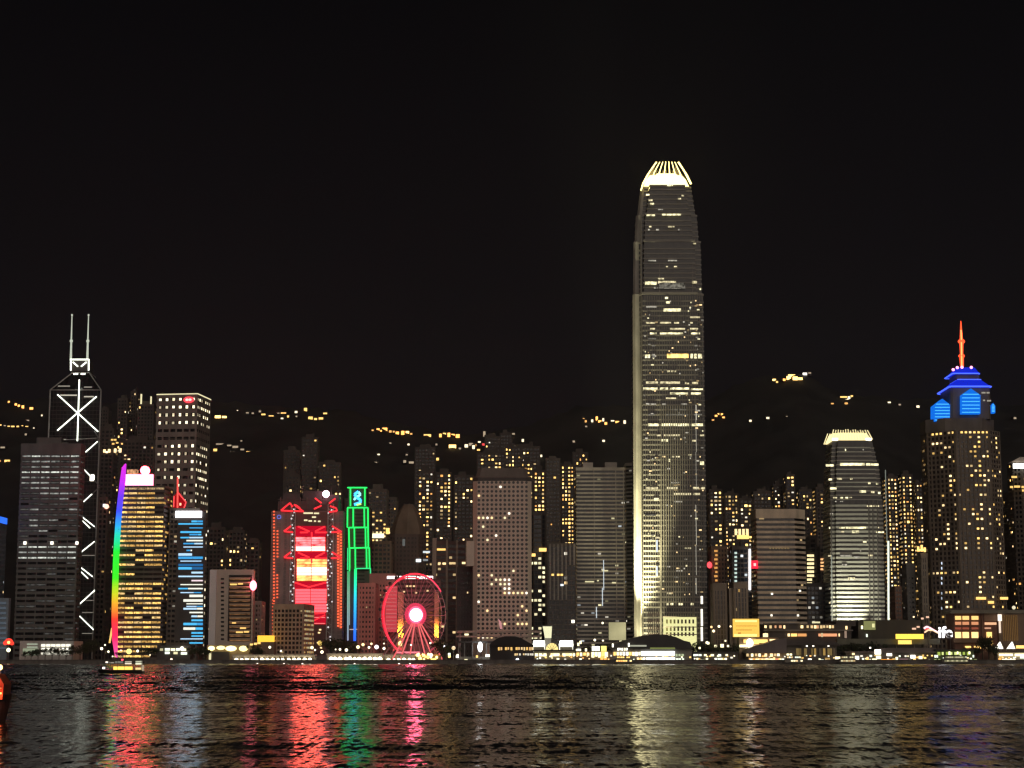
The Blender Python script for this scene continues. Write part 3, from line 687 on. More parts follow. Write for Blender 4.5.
t = tower('hotel', 'taller rear wing of the red lit block, half behind the ferris wheel rim', 'hotel', 370, 397, 573.5, 1475, 30, 2.6, 3.6, PKW, G_BRN, .5, .55, lit=lambda cc, rng: em(WARM,.4) if rng.random() < .015 else None, seed=37, plant=False, cap=9)
b = MB(); pbox(b, 385.5, 586, 397, 632, 1462, 2); b.build('banner', em((.9,.08,.10), .55, True), t.root)
for k in range(12): pwin(t.root, 386, 587+k*3.7, 396.5, 588+k*3.7, 1461.6, em((1,.2,.2), .55), 'banner_stripe')
# domed brown tower
D = 1700
t = tower('office_tower', 'dark brown tower with a peaked dome and twin spikes behind the ferris wheel', 'office tower', 390, 425, 534, D, 34, 3.6, 3.9, wall('brown_brick', (.15, .105, .085)), G_BRN, .45, .5, lit=lambda cc, rng: em(WARM,.25) if rng.random() < .01 else None, seed=40, plant=False, cham=(5, 5))
b = MB(); c0 = W(407, 534, D); cz = c0.z
prof = [(16.5, 0), (15.5, 6), (13.2, 13), (10.5, 19), (7.5, 25), (4.5, 29)]
b.loft([[(c0.x + r*math.cos(math.pi/4 + math.pi*k/4)*1.02, D + 17 + r*math.sin(math.pi/4 + math.pi*k/4), cz + z) for k in range(8)] for r, z in prof]); b.build('dome', C_BROWN, t.root)
for x in (404.2, 409.2): neon(t.root, 'spike', [(x, 510), (x+.2, 503.5)], D+16, .5, C_GREY)
pwin(t.root, 402.5, 539, 405, 546, D-.8, em((.8,.85,.8), .12)); pwin(t.root, 416, 559, 421, 562, D-.8, em(COOL, 1.6), 'sign_lamp')
# lit apartment towers above them
for k, (a, c, y, lab) in enumerate(((418, 434.5, 470.5, 'apartment tower full of yellow windows behind the domed brown tower'), (436, 452, 472, 'second of the yellow windowed apartment towers beside the white slab with round windows'), (454, 474, 475, 'darker apartment tower with scattered windows just beside the white slab with round windows'))):
    tower('apartment_tower', lab, 'apartment tower', a, c, y, 1930 + 12*k, 22, 4.0, 4.1, C_RES, G_DARK, .35, .45, lit=(.44, .36, .13)[k], seed=50+k, zg=GZ, colw=.9, backlit=False, jit=.6)
# framed block
D = 1520
t = tower('office_block', 'dark reddish block framed by pale vertical piers beside the white slab with round windows', 'office block', 434, 472, 541, D, 30, 3.0, 4.6, wall('red_brown_spandrel', (.15, .085, .075)), G_BRN, .06, .45, lit=lambda cc, rng: em(WARM, rng.choice((.5, .9))) if rng.random() < .07 else None, seed=44, plant=False, cap=3)
b = MB()
for x, w_ in ((432.5, 3.2), (446, 1.4), (456, 1.4), (465.5, 7)): pbox(b, x, 540 if w_ < 3 else 538, x+w_, 660, D-1.2, 3.4, GZ)
b.build('pier', wall('pale_stone_pier', (.46,.38,.30)), t.root)
for x0,x1,y,m in ((437,445.5,548.5,em(YEL,1.3)),(438,440,563,em(WARM,1.2)),(442.5,446,562.6,em(WARM,1.6)),(450,455,562.2,em(WARM,.8)),(462,465.5,562,em(WARM,1.6)),(423,430,551,em(COOL,.8)),(423,428,559,em(COOL,.25)),(433,436,565,em(WARM,1.1))): pwin(t.root, x0, y, x1, y+2, D-.9, m)
tower('office_block', 'blank dark purplish block tucked in front of the pale piered block, two lit window rows', 'office block', 457.5, 475.5, 567, 1475, 24, 2.4, 3.8, wall('purplish_dark', (.11,.085,.085)), G_BRN, .5, .5,
      lit=lambda cc, rng: em(WARM, 1.1) if (cc[4]-1-cc[2]) in (4, 10) and rng.random() < .5 else None, seed=45, plant=False, cham=(0,0), cap=4)

# ------------------------------------------------------------------ white slab with round windows
D = 1440
t = thing('office_tower', 'pale slab tower with a grid of round windows and a dark sloped roof', 'office tower', (W(502,640,D).x, D, GZ))
JW = wall('pale_mosaic_wall', (.74, .60, .50), .7, .06)
b = MB(); a0, a1 = W(473, 481, D), W(531.5, 481, D); cx0 = (a0.x + a1.x)/2
hw = (a1.x - a0.x)/2; zt = a0.z; c = 3.5; dep = 40
poly = [(-hw, c), (-hw+c, 0), (hw-c, 0), (hw, c), (hw, dep-c), (hw-c, dep), (-hw+c, dep), (-hw, dep-c)]
b.prism([(cx0+x, D+y) for x, y in poly], GZ, zt); b.build('wall', JW, t)
b = MB(); z1 = W(0, 477.6, D).z; gr = lambda e: [(cx0 + x*e, D + 20 + (y-20)*e) for x, y in poly]
b.prism(gr(.985), zt-.2, z1); b.build('cornice_gap', C_DARK, t)
b = MB(); b.prism(gr(1.0), z1, z1+1.0); b.prism(gr(.92), z1 + 1.0, W(0, 467.5, D).z, gr(.82)); b.build('roof', wall('roof_cladding', (.20,.16,.14)), t)
b = MB(); dk = MB(); NXW, NYW = 12, 36
xs = [W(478.9 + 4.32*i, 500, D).x for i in range(NXW)]
lits = {}
for i, j in ((0,3),(5,1),(0,8),(1,8),(2,8),(3,8),(6,8),(7,7),(1,10),(4,12),(0,21),(3,21),(8,20),(4,22),(5,22),(6,22),(7,22),(3,23),(5,23),(6,23),(7,23),(6,24),(7,24),(6,25),(7,25),(8,25),(9,25),(10,25),(11,25),(0,27),(2,29),(11,29),(5,32),(6,32),(9,32),(10,32),(11,32),(0,35),(1,35),(2,35),(3,35),(1,37),(10,28),(9,30),(2,13)): lits[(i,j)] = 1
ys0 = 482.5; stp = 4.42
def disc(bb, x, z, r, y): bb.extr([(x + r*math.cos(math.pi*k/5), z + r*math.sin(math.pi*k/5)) for k in range(10)], y, y+.25)
litm = {}
for q, m_ in enumerate((em(WARM, 1.3), em(WHT, 1.5), em(PALE, 1.0))):
    bb = MB(); disc(bb, 0, 0, .95, 0); litm[q] = bb.mesh('window', m_)
rr = random.Random(2)
for i in range(NXW):
    for j in range(36):
        py = ys0 + stp*j
        if py > 640: continue
        z = W(0, py, D).z
        if (i, j) in lits:
            o = bpy.data.objects.new('window', litm[rr.randrange(3)]); LINK(o); o.parent = t; o.location = (xs[i]-t.location.x, -.28, z-GZ)
        else: disc(dk, xs[i], z, 1.12, D-.15)
for s, x in ((-1, cx0-hw), (1, cx0+hw)):
    for i in range(8):
        for j in range(36):
            z = W(0, ys0+stp*j, D).z; y = D + 5 + i*4.2
            dk.loft([[(x - s*.1, y + 1.1*math.cos(math.pi*k/4), z + 1.1*math.sin(math.pi*k/4)) for k in range(8)], [(x + s*.15, y + 1.1*math.cos(math.pi*k/4), z + 1.1*math.sin(math.pi*k/4)) for k in range(8)]])
dk.build('dark_window', glass('porthole_glass', (.03,.02,.017)), t)['kind'] = 'stuff'
t2 = t
b = MB(); pbox(b, 466.5, 541, 474, 566, D+2, 20); b.build('side_wing', JW, t)

# apartment towers behind the white slab
for k, (a, c, y, p_, lab) in enumerate(((477, 505, 452, .16, 'hillside apartment tower peeping over the roof of the white slab with round windows'), (505, 521, 446, .2, 'slender hillside apartment tower with a mast over the white slab with round windows'),
        (521, 533, 461, .55, 'apartment tower with a bright yellow stair column right beside the roof of the white slab'), (533.5, 545, 470, .5, 'apartment tower of yellow windows second to the side of the white slab'),
        (545.5, 560, 458, .03, 'tall bare dark apartment shaft between two yellow windowed towers'), (560.5, 574, 464, .55, 'apartment tower of clustered yellow windows beside the dark striped slab'), (572, 588, 452, .3, 'apartment top with yellow windows looking over the dark striped slab'))):
    tower('apartment_tower', lab, 'apartment tower', a, c, y, 1890 + 14*k + (90 if k < 2 else 0), 22, 3.6, 4.2, C_RES if k != 4 else C_MID, G_DARK, .35, .45, lit=p_, seed=60+k, colw=1.0, backlit=False, jit=.6, mats=RES[:5]+RES[7:8]+RES[:2])
t = tower('office_tower', 'dark glass tower with a curved top tucked beside the white slab with round windows', 'office tower', 530, 545, 512, 1640, 26, 4, 4.1, C_MID, G_BLUE, .1, .25, lit=lambda cc, rng: em(PALE, rng.choice((.8,1.3))) if 9 <= (cc[4]-1-cc[2]) <= 26 and rng.random() < .42 else None, seed=70, plant=False, cham=(3, 3))
pwin(t.root, 539, 548, 546.5, 551.5, 1636, em(YEL, 1.5)); pwin(t.root, 530.8, 553.5, 535.5, 556.5, 1636, em(YEL, 1.5))
t = tower('office_block', 'dark block with pale vertical fins over its upper floors, before the striped slab', 'office block', 547, 575.5, 543, 1470, 26, 3.1, 3.8, C_MID, G_DARK, .12, .2, lit=.012, seed=71, plant=False, mats=OFFICE)
b = MB()
for k in range(7): x = 549.5 + k*4; pbox(b, x, 544, x+1.2, 600 if k < 5 else 565, 1468.6, 1.4)
b.build('fin', wall('pale_fin', (.42,.38,.33)), t.root)
for x in (551.5, 557, 560.5): pwin(t.root, x, 573.8, x+2.5, 575.8, 1468.8, em(YEL, 1.4))
pwin(t.root, 560.5, 584, 563.5, 586, 1468.8, em(COOL, 1.2)); pwin(t.root, 571.5, 620, 574.5, 623, 1468.8, em(WHT, 2.2), 'lamp')

# ------------------------------------------------------------------ dark striped slab and its rounded wing
D = 1500
EXC = wall('striped_granite', (.52, .47, .40), .6)
exl = lambda cc, rng: em(rng.choice((WHT, COOL, PALE)), rng.choice((.15, .25, .5, 1.0))) if rng.random() < (.045 if cc[2] > 14 else .12) else None
t = tower('office_tower', 'dark office slab striped with grey stone bands beside the tallest tower', 'office tower', 575, 624.5, 467.5, D, 36, 2.8, 3.2, EXC, G_DARK, .0, .42, (.3, .5), exl, seed=72, cap=2.5, plant=False, ww=.9)
b = MB()
for x in (575, 594, 616, 623.6): pbox(b, x, 467, x+1.0, 660, D-1.1, 1.5, GZ)
pbox(b, 583, 462.5, 593, 468, D+5, 14); pbox(b, 605, 462.3, 617, 468, D+5, 14); b.build('pier', EXC, t.root)
for x, y0, y1 in ((603.2, 560, 590), (596, 607, 618), (602, 588, 606)): pwin(t.root, x, y0, x+.9, y1, D-.9, em(COOL, .7), 'light_strip')
for x0, x1, y in ((602, 608, 570),(585, 594, 581),(597, 599, 580),(612, 616, 582)): pwin(t.root, x0, y, x1, y+1.3, D-.9, em(PALE, .7))
tower('office_tower', 'rounded striped wing squeezed between the dark slab and the tallest tower', 'office tower', 624.5, 637, 462.5, D+6, 30, 2.8, 3.2, EXC, G_DARK, .0, .45, (.3, .6), exl, seed=73, cap=2.5, plant=False, cham=(4.5, 4.5), ww=.9)
# ------------------------------------------------------------------ the tallest tower
D = 1450
t = thing('skyscraper', 'tallest tower, silvery dark with banded floors and a glowing crown of curved fins', 'skyscraper', (W(670,640,D).x, D, GZ))
def ringpoly(xl, xr, y0, y1, n):
    """Square plan with stepped-back corners of size n."""
    return [(xl, y0+n), (xl+n, y0+n), (xl+n, y0), (xr-n, y0), (xr-n, y0+n), (xr, y0+n), (xr, y1-n), (xr-n, y1-n), (xr-n, y1), (xl+n, y1), (xl+n, y1-n), (xl, y1-n)]
STG = [(640, 293, 637.2, 708.2, 635.6, 703.8), (293, 240, 637, 702.8, 637.4, 701.2), (240, 213, 638, 699.6, 639, 697.6), (213, 184, 640.4, 696.6, 643.6, 691.8)]
core, wl, ml = MB(), MB(), MB()
DEPTH = 54
def zof(py): return W(670, py, D).z
def xat(px, py): return W(px, py, D).x
bands = []
for k, (yb, yt, xlb, xrb, xlt, xrt) in enumerate(STG):
    zb = GZ if k == 0 else zof(yb); ztp = zof(yt)
    Xa = (xat(xlb, yb), xat(xrb, yb)); Xb = (xat(xlt, yt), xat(xrt, yt))
    inset = k * 1.6
    Pb = ringpoly(Xa[0], Xa[1], D + inset, D + DEPTH - inset, 5.6); Pt = ringpoly(Xb[0], Xb[1], D + inset, D + DEPTH - inset, 5.6)
    core.loft([[(x, y, zb) for x, y in Pb], [(x, y, ztp) for x, y in Pt]])
    fl = 4.05; nf = int((ztp - zb) / fl)
    for j in range(nf):
        z = zb + j*fl; f = (z - zb)/(ztp - zb)
        xl, xr = Xa[0] + (Xb[0]-Xa[0])*f, Xa[1] + (Xb[1]-Xa[1])*f
        bands.append((z, xl, xr, D + inset))
        e = .42
        wl.prism(ringpoly(xl-e, xr+e, D+inset-e, D+DEPTH-inset+e, 5.6), z, z + 1.25)
    e = .6; wl.prism(ringpoly(Xb[0]-e, Xb[1]+e, D+inset-e, D+DEPTH-inset+e, 5.6), ztp-1.2, ztp+.5)
core.build('glazing', glass('silver_glass', (.03,.03,.028), .25), t)
wl.build('spandrel', wall('silver_spandrel', (.24,.225,.195), .5, .15, .05), t)
# vertical mullions of the middle bay, lower three quarters
z0, z1 = GZ, zof(405)
for k in range(14):
    f = k/13; x0 = xat(661.5 + 31*f, 640); x1 = xat(661 + 30.5*f, 405)
    ml.loft([[(x0-.28, D-1.15, z0), (x0+.28, D-1.15, z0), (x0+.28, D+.3, z0), (x0-.28, D+.3, z0)], [(x1-.28, D-1.15, z1), (x1+.28, D-1.15, z1), (x1+.28, D+.3, z1), (x1-.28, D+.3, z1)]])
for xa, xb, yt in ((641.4, 641.2, 215), (660.2, 659.6, 250), (693.8, 692.6, 250)):
    x0, x1 = xat(xa, 640), xat(xb, yt); zt = zof(yt)
    ml.loft([[(x0-.5, D-1.3, z0), (x0+.5, D-1.3, z0), (x0+.5, D+.3, z0), (x0-.5, D+.3, z0)], [(x1-.5, D-1.3+3, zt), (x1+.5, D-1.3+3, zt), (x1+.5, D+3.3, zt), (x1-.5, D+3.3, zt)]])
for k in range(26):
    f = k/25
    if 17 < 643 + 60*f - 643 < 18.5: continue
    za, zb_ = (GZ, 296) if 643 + 60*f < 660 or 643 + 60*f > 694 else (zof(404), 296)
    x0 = xat(643.5 + 61*f, 640 if za == GZ else 404); x1 = xat(642.5 + 59.5*f, zb_); z1_ = zof(zb_)
    ml.loft([[(x0-.13, D-.62, za), (x0+.13, D-.62, za), (x0+.13, D+.3, za), (x0-.13, D+.3, za)], [(x1-.13, D-.62, z1_), (x1+.13, D-.62, z1_), (x1+.13, D+.3, z1_), (x1-.13, D+.3, z1_)]])
ml.build('mullion', wall('mullion_metal', (.19,.175,.15), .5, .1), t)
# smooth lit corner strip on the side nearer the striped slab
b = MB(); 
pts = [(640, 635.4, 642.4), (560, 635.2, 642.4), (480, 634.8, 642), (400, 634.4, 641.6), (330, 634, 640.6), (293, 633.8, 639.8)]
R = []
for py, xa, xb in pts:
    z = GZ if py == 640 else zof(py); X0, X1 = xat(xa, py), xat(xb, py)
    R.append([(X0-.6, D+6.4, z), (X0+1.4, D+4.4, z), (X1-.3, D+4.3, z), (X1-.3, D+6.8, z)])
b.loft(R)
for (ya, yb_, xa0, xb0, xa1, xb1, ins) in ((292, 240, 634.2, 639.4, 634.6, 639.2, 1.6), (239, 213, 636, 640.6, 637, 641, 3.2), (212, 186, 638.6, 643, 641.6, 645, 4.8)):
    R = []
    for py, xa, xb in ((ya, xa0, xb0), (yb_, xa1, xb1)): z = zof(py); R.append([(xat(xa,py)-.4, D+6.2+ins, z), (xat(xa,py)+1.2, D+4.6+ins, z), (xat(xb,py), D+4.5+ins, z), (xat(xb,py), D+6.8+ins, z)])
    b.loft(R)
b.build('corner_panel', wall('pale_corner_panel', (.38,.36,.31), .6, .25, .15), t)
cols = [(643, 658.5), (661.5, 681.5), (682.5, 691.5), (694.5, 704)]
rr = random.Random(77)
I1, I2, I3, I4 = em_room(PALE, 1.25, .3), em_room((1,.86,.5), .75, .35), em_room(WHT, .35, .4), em_room(WHT, .14, .5)
def ifc_row(py, segs, m, h=2.0):
    for x0, x1 in segs: pwin(t, x0, py, x1, py+h, D-.5, m)
for py, segs, m, h in (
    (194,[(646,649.5)],I1,1.6),(195,[(681.5,684)],I2,1.4),(198,[(678,681)],I2,1.4),(199.5,[(648.5,652.5)],I2,1.6),(203,[(650,654)],I1,2),(209,[(658,663)],I3,1),
    (214.5,[(646.5,655),],I1,1.6),(213.8,[(662,681)],I1,1.6),(226,[(649,651.5),(668,672),(672.5,674.5)],I2,1.4),(229,[(648,650),(656,659),(678,680)],I3,1.4),(243,[(693,696)],I2,1.4),
    (260,[(648,656),(668,677)],I3,1.3),(266,[(666,668),(674,677)],I2,1.2),(278,[(658,664)],I2,1.4),(281.5,[(645,656.5)],I1,3.2),(281,[(658,676),(692,697)],I2,2.4),(287,[(654,658),(664,681)],I3,1.6),(288,[(699.5,701)],I1,2),
    (297,[(665,668)],I1,2),(301.5,[(666,670)],I1,2),(308.5,[(663.5,681)],I1,3),(306,[(646,657)],I3,1.6),(316.5,[(690,700)],I2,1.6),
    (322,[(646,655),(660,671),(674,679),(690,692.5)],I2,1.6),(328,[(650,655),(670,685),(690,698)],I2,1.6),(332.5,[(650,656.5),(660,683),(691,700)],I1,1.8),(338,[(648,656)],I4,1.4),(345,[(652,655),(694,700)],I4,1.4),
    (354.6,[(645,650)],I1,3.4),(354,[(652,655)],I3,4),(353.8,[(667,688.5)],em_room(YEL,1.7,.15),4.2),(353.8,[(690.5,693),(694.3,696.8),(698,702)],I1,4.6),
    (370.5,[(667,670),(671,676)],I2,1.6),(381.5,[(646,658),(660,680)],I2,2.2),(382,[(685,687),(692,698)],I2,2),(387.5,[(643,657.5),(660,668),(670,689)],I1,2),(388.5,[(691,703)],I1,1.6),(392.5,[(670,688),(691,701)],I1,2),(397.5,[(666,676)],I2,1.4),
    (403.5,[(647,656),(662,666),(681,687)],I3,1.4),(409,[(670,686)],I4,1.4),(414,[(648,655),(666,688),(694,702)],I4,1.4),(423.5,[(648,658.5),(661,689),(691,703)],I1,2.6),(434.5,[(657,661),(664,680),(700,704)],I2,1.6),
    (439.2,[(661,668)],I1,2.4),(440,[(692,696)],I2,1.6),(451,[(649.5,650.8)],I2,2),(456,[(672,674),(676,680)],I2,1.4),(461.5,[(700,704)],I1,3.2),(482,[(671,679)],I3,1.3),(487,[(646,658),(667,678),(693,699),(701,705)],I2,2.2),(493,[(674,691),(693,700)],I2,2),(498,[(654,659)],I1,2.6),
    (501,[(674,683)],I3,1.3),(514.5,[(645,656)],I4,1.3),(537,[(655,660)],I2,1.6),(543,[(675.5,678)],I3,1.6),(547.5,[(687,691)],I2,1.6),(560,[(700,703)],I4,1.3),(565,[(685.5,687.5)],I2,1.6),(570,[(676,683)],I3,1.4),(576.5,[(674,679)],I4,1.4),(592.5,[(667,672)],I2,1.8),
    (603,[(666,669),(670.5,673.5),(678.5,683),(690.5,694)],I1,2.2)): ifc_row(py, segs, m, h)
for y0, y1, s in ((405, 420, .6), (420, 452, .35), (452, 490, .3), (505, 545, .55), (545, 575, .35), (578, 594, .4)): pwin(t, 695.6, y0, 696.6, y1, D-.6, em(WHT, s), 'light_strip')
for y0, y1 in ((596, 604), (609, 626), (627, 641)): pwin(t, 700.6, y0, 703, y1, D-.6, em(WHT, 1.3), 'light_strip')
for y0, y1 in ((566, 576), (540, 552)): pwin(t, 656, y0, 657.8, y1, D-.9, em(COOL, .9), 'light_strip')
rr = random.Random(41); sb = MB(); sms = [em(WARM,.35), em(WHT,.5), em(PALE,.9), em(WHT,.18), em(WARM,1.4)]
for k in range(170):
    py = 298 + 300*rr.random(); c0, c1 = rr.choice(cols); wv = rr.choice((1.0, 1.2, 1.6, 2.6)); px = rr.uniform(c0, c1-wv); p = W(px, py, D); q = W(px+wv, py+1.3, D)
    sb.cur = rr.randrange(5); sb.box(p.x, q.x, D-.75, D-.5, q.z, p.z)
sb.build('window', sms, t)['kind'] = 'stuff'
# faintly glowing panel put in for dim reflections in the upper glass
pwin(t, 659, 283, 685, 288.5, D+.0, I4, 'reflection_panel', .9)
# lit base hall
b = MB(); pbox(b, 663.5, 616.5, 697, 660, D-3.5, 3, GZ); b.build('lit_podium', em((.92,.88,.40), .88, True), t)
b = MB()
for y in (616.6, 627, 634.5): pbox(b, 663, y-.4, 697.5, y+.5, D-3.9, .5)
b.build('podium_sill', C_BEIGE, t)
for k in range(8):
    for y0, y1 in ((619.5, 623.5), (626.3, 631), (632.3, 636)): pwin(t, 666 + k*3.75, y0, 667.9 + k*3.75, y1, D-3.5, wall('podium_pane', (.10,.09,.04), .4))
for y in (612, 619, 626, 633):
    for x in range(648, 660, 2): pwin(t, x, y, x+1.1, y+4.5, D-.9, G_BRN)
# crown: floodlight on band and fins put in as their own glow
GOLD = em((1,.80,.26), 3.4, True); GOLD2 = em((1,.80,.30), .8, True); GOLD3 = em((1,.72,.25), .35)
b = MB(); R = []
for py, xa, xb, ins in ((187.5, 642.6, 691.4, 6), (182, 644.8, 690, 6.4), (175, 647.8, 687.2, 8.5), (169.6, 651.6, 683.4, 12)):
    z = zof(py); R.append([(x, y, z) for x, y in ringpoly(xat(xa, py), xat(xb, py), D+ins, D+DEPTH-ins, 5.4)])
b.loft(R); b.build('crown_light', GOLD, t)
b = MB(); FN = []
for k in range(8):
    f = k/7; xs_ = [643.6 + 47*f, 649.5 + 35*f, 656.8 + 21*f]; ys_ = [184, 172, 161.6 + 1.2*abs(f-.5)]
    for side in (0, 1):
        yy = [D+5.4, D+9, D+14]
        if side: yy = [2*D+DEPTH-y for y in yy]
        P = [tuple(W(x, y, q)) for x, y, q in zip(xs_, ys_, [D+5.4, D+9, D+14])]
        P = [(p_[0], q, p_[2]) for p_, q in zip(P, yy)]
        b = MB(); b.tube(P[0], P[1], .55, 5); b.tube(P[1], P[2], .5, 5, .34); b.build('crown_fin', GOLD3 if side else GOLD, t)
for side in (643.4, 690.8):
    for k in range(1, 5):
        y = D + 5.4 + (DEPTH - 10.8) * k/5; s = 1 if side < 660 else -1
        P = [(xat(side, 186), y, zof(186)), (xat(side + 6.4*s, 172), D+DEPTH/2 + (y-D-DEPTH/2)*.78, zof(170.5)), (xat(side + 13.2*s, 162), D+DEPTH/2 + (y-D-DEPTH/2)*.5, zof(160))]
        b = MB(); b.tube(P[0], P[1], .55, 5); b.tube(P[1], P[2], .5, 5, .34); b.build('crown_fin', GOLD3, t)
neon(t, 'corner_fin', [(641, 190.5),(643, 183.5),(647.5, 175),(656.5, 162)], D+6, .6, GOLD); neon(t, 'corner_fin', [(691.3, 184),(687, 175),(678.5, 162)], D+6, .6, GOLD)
neon(t, 'sign', [(666.5,182.3),(669,181.8),(670,183.4),(667.3,185.6),(670.5,185.8),(671.5,182.4),(673,182),(673.6,184),(671.8,185.8)], D+2.5, .32, em(PALE, 1.6))
# floodlights at its foot
for px, e_, tx, ty, ang in ((638.8, 8.5e6, 640.5, 500, 34), (650, 2.6e6, 650, 520, 26), (668, .12e6, 666, 590, 40)):
    base = W(px, 655, D-14); base.z = GZ
    f = thing('floodlight', {638.8: 'floodlight washing the pale corner strip of the tallest tower', 650: 'floodlight washing the striped lower bay of the tallest tower', 668: 'weaker floodlight below the mullioned middle bay of the tallest tower'}[px], 'floodlight', base)
    b = MB(); b.box(base.x-.5, base.x+.5, D-14.5, D-13.5, GZ, GZ+.8); b.build('base', C_DARK, f)
    b = MB(); b.box(base.x-.9, base.x+.9, D-14.6, D-13.4, GZ+.8, GZ+1.7); b.build('housing', C_DARK, f)
    p0 = Vector((base.x, D-14, GZ+2.4)); tgt = W(tx, ty, D)
    lamp(f, p0, e_, (1,.93,.55), .5, 'SPOT', aim(p0, tgt), math.radians(ang), blend=1.0)
    if px < 660: lamp(f, p0 + Vector((0, 0, .6)), 1.1e5, (1,.93,.55), .5, 'SPOT', aim(p0, W(tx, 606, D)), math.radians(84), blend=1.0)

# ------------------------------------------------------------------ apartment towers and small blocks beside it
for k, (a, c, y, p_, zz, lab) in enumerate(((707, 722, 489, .34, 1930, 'apartment tower full of lit windows just beside the lower half of the tallest tower'), (722, 738, 493, .36, 1950, 'apartment tower full of lit windows behind the dim glass tower with a white light column'), (737, 752, 498, .42, 1970, 'apartment tower with a lit terrace beside the beige banded office slab'),
        (751, 771, 491, .14, 2050, 'dim apartment tower over the edge of the beige banded office slab'), (771, 783, 484, .2, 2070, 'dim apartment tower in the middle over the roof of the beige banded office slab'), (783, 794.5, 474, .22, 2040, 'tallest stepped apartment tower over the roof of the beige banded office slab'), (796, 812, 489, .14, 2060, 'dim apartment tower over the far corner of the beige banded office slab'),
        (812.5, 827, 487, .42, 1960, 'apartment tower with many lit windows peeping out beside the shorter crowned tower'))):
    tower('apartment_tower', lab, 'apartment tower', a, c, y, zz, 22, 3.9, 4.2, C_RES, G_DARK, .35, .45, lit=p_, seed=80+k, colw=.8, backlit=False, jit=.6)
t = tower('office_tower', 'dim glass tower with a white neon column up its edge and stacked pale lights', 'office tower', 729, 751, 546, 1560, 24, 3, 3.9, C_MID, G_BLUE, .15, .3, lit=lambda cc, rng: em(COOL, rng.choice((.3,.7,1.1))) if rng.random() < .10 else None, seed=90, plant=False)
neon(t.root, 'neon_column', [(749.8,549),(749.8,590)], 1557, .95, em((1,.93,.9), 2.4)); 
for k in range(12): pwin(t.root, 734.5, 552+k*4, 737, 554+k*4, 1558.5, em((.8,1,.9), .7))
pwin(t.root, 737, 535, 749, 539, 1562, em(YEL, 1.5), 'terrace_light'); 
for x in (734.6, 738.4, 742.2, 746): pwin(t.root, x, 529, x+2.6, 535, 1562, em(WARM, 1.4), 'terrace_light')
t = tower('office_tower', 'unlit brown tower with a narrow column of orange windows and a red roof lamp', 'office tower', 708.5, 727, 546, 1600, 24, 3, 3.9, C_BROWN, G_BRN, .4, .45, lit=.0, seed=91, plant=False)
for k in range(8): pwin(t.root, 714.2 + (k % 2), 550+k*4.2, 717.5, 552+k*4.2, 1598.8, em(ORG, .7))
b = MB(); p = W(709.5, 565, 1597); b.ball(p, 2.2, 10, 6, 1.3); b.build('aircraft_lamp', em((1,.05,.06), 2.6), t.root)
neon(t.root, 'lamp_bracket', [(709.5,565),(711.5,570)], 1599, .5, C_DARK)
tower('office_block', 'small beige block with solid head and narrow ribs beside the tallest tower foot', 'office block', 710.5, 726, 583, 1430, 20, 2.4, 3.7, wall('beige_ribs', (.24,.20,.16)), G_BRN, .5, .2, (.6,.3), lit=0, seed=92, plant=False, cap=6)
t = tower('office_block', 'small ribbed beige block with stepped shoulders behind the big yellow billboard', 'office block', 731, 747, 582, 1440, 20, 2.6, 3.7, wall('beige_pilasters', (.34,.28,.22)), G_BRN, .4, .1, (.7,.3), lit=.01, seed=93, plant=False, cap=5)
b = MB(); pbox(b, 729, 588, 734, 660, 1444, 14, GZ); b.build('side_wing', C_BEIGE, t.root)
# beige banded slab
t = tower('office_tower', 'beige office slab with strong dark window bands and a small red sign', 'office tower', 751, 805.5, 509, 1460, 34, 3.2, 3.95, wall('beige_bands', (.74,.61,.46)), G_DARK, 0, .5, (.3,.7),
          lambda cc, rng: em(WARM, rng.choice((.25,.5))) if rng.random() < .012 else None, seed=94, cham=(0, 9), cap=7.5, plant=False)
b = MB(); pbox(b, 751.5, 560.5, 758, 568.5, 1457.5, 1.6); s_ = b.build('sign_board', em((1,.02,.05), 1.3), t.root)
pwin(t.root, 753.6, 563.2, 756, 566, 1457.4, em((1,.55,.5), 1.2), 'emblem'); pwin(t.root, 759, 518, 764, 519.4, 1459.2, em(WARM, .35), 'letter_strip')
for x, y in ((770.5,614.4),(797,614.5),(771,593),(799,590)): pwin(t.root, x, y, x+2, y+1.8, 1459, em(WHT, 1.6), 'lamp')
for k in range(7): pwin(t.root, 769.5 + k*3, 547.5, 771 + k*3, 549, 1459, em(WARM, .22), 'letter')
t = tower('office_tower', 'dark tower with a short column of wide yellow floors behind the beige banded slab', 'office tower', 805, 816, 536, 1580, 24, 4.4, 4, C_DARK, G_DARK, .2, .4, lit=0, seed=95, plant=False)
for k in range(9): pwin(t.root, 807, 554.5+k*4, 814 - (k > 5)*2, 556.8+k*4, 1578.5, em((1,.82,.42), 1.2))
t = tower('office_tower', 'dark tower with orange lit floors squeezed against the shorter crowned tower', 'office tower', 815.5, 825, 546, 1620, 24, 4.4, 4, C_DARK, G_DARK, .2, .4, lit=0, seed=96, plant=False)
for k in range(4): pwin(t.root, 820.5, 558.5+k*3.3, 826, 560.2+k*3.3, 1618.5, em((1,.5,.2), 1.2))
tower('office_block', 'low dark glass block with grey reflections between beige slab and shorter crowned tower', 'office block', 803, 826, 583, 1520, 20, 3, 3.8, C_DARK, G_BLUE, .2, .35, lit=.08, mats=[em(COOL,.25), em(WHT,.15), em(WHT,.6)], seed=97, plant=False)

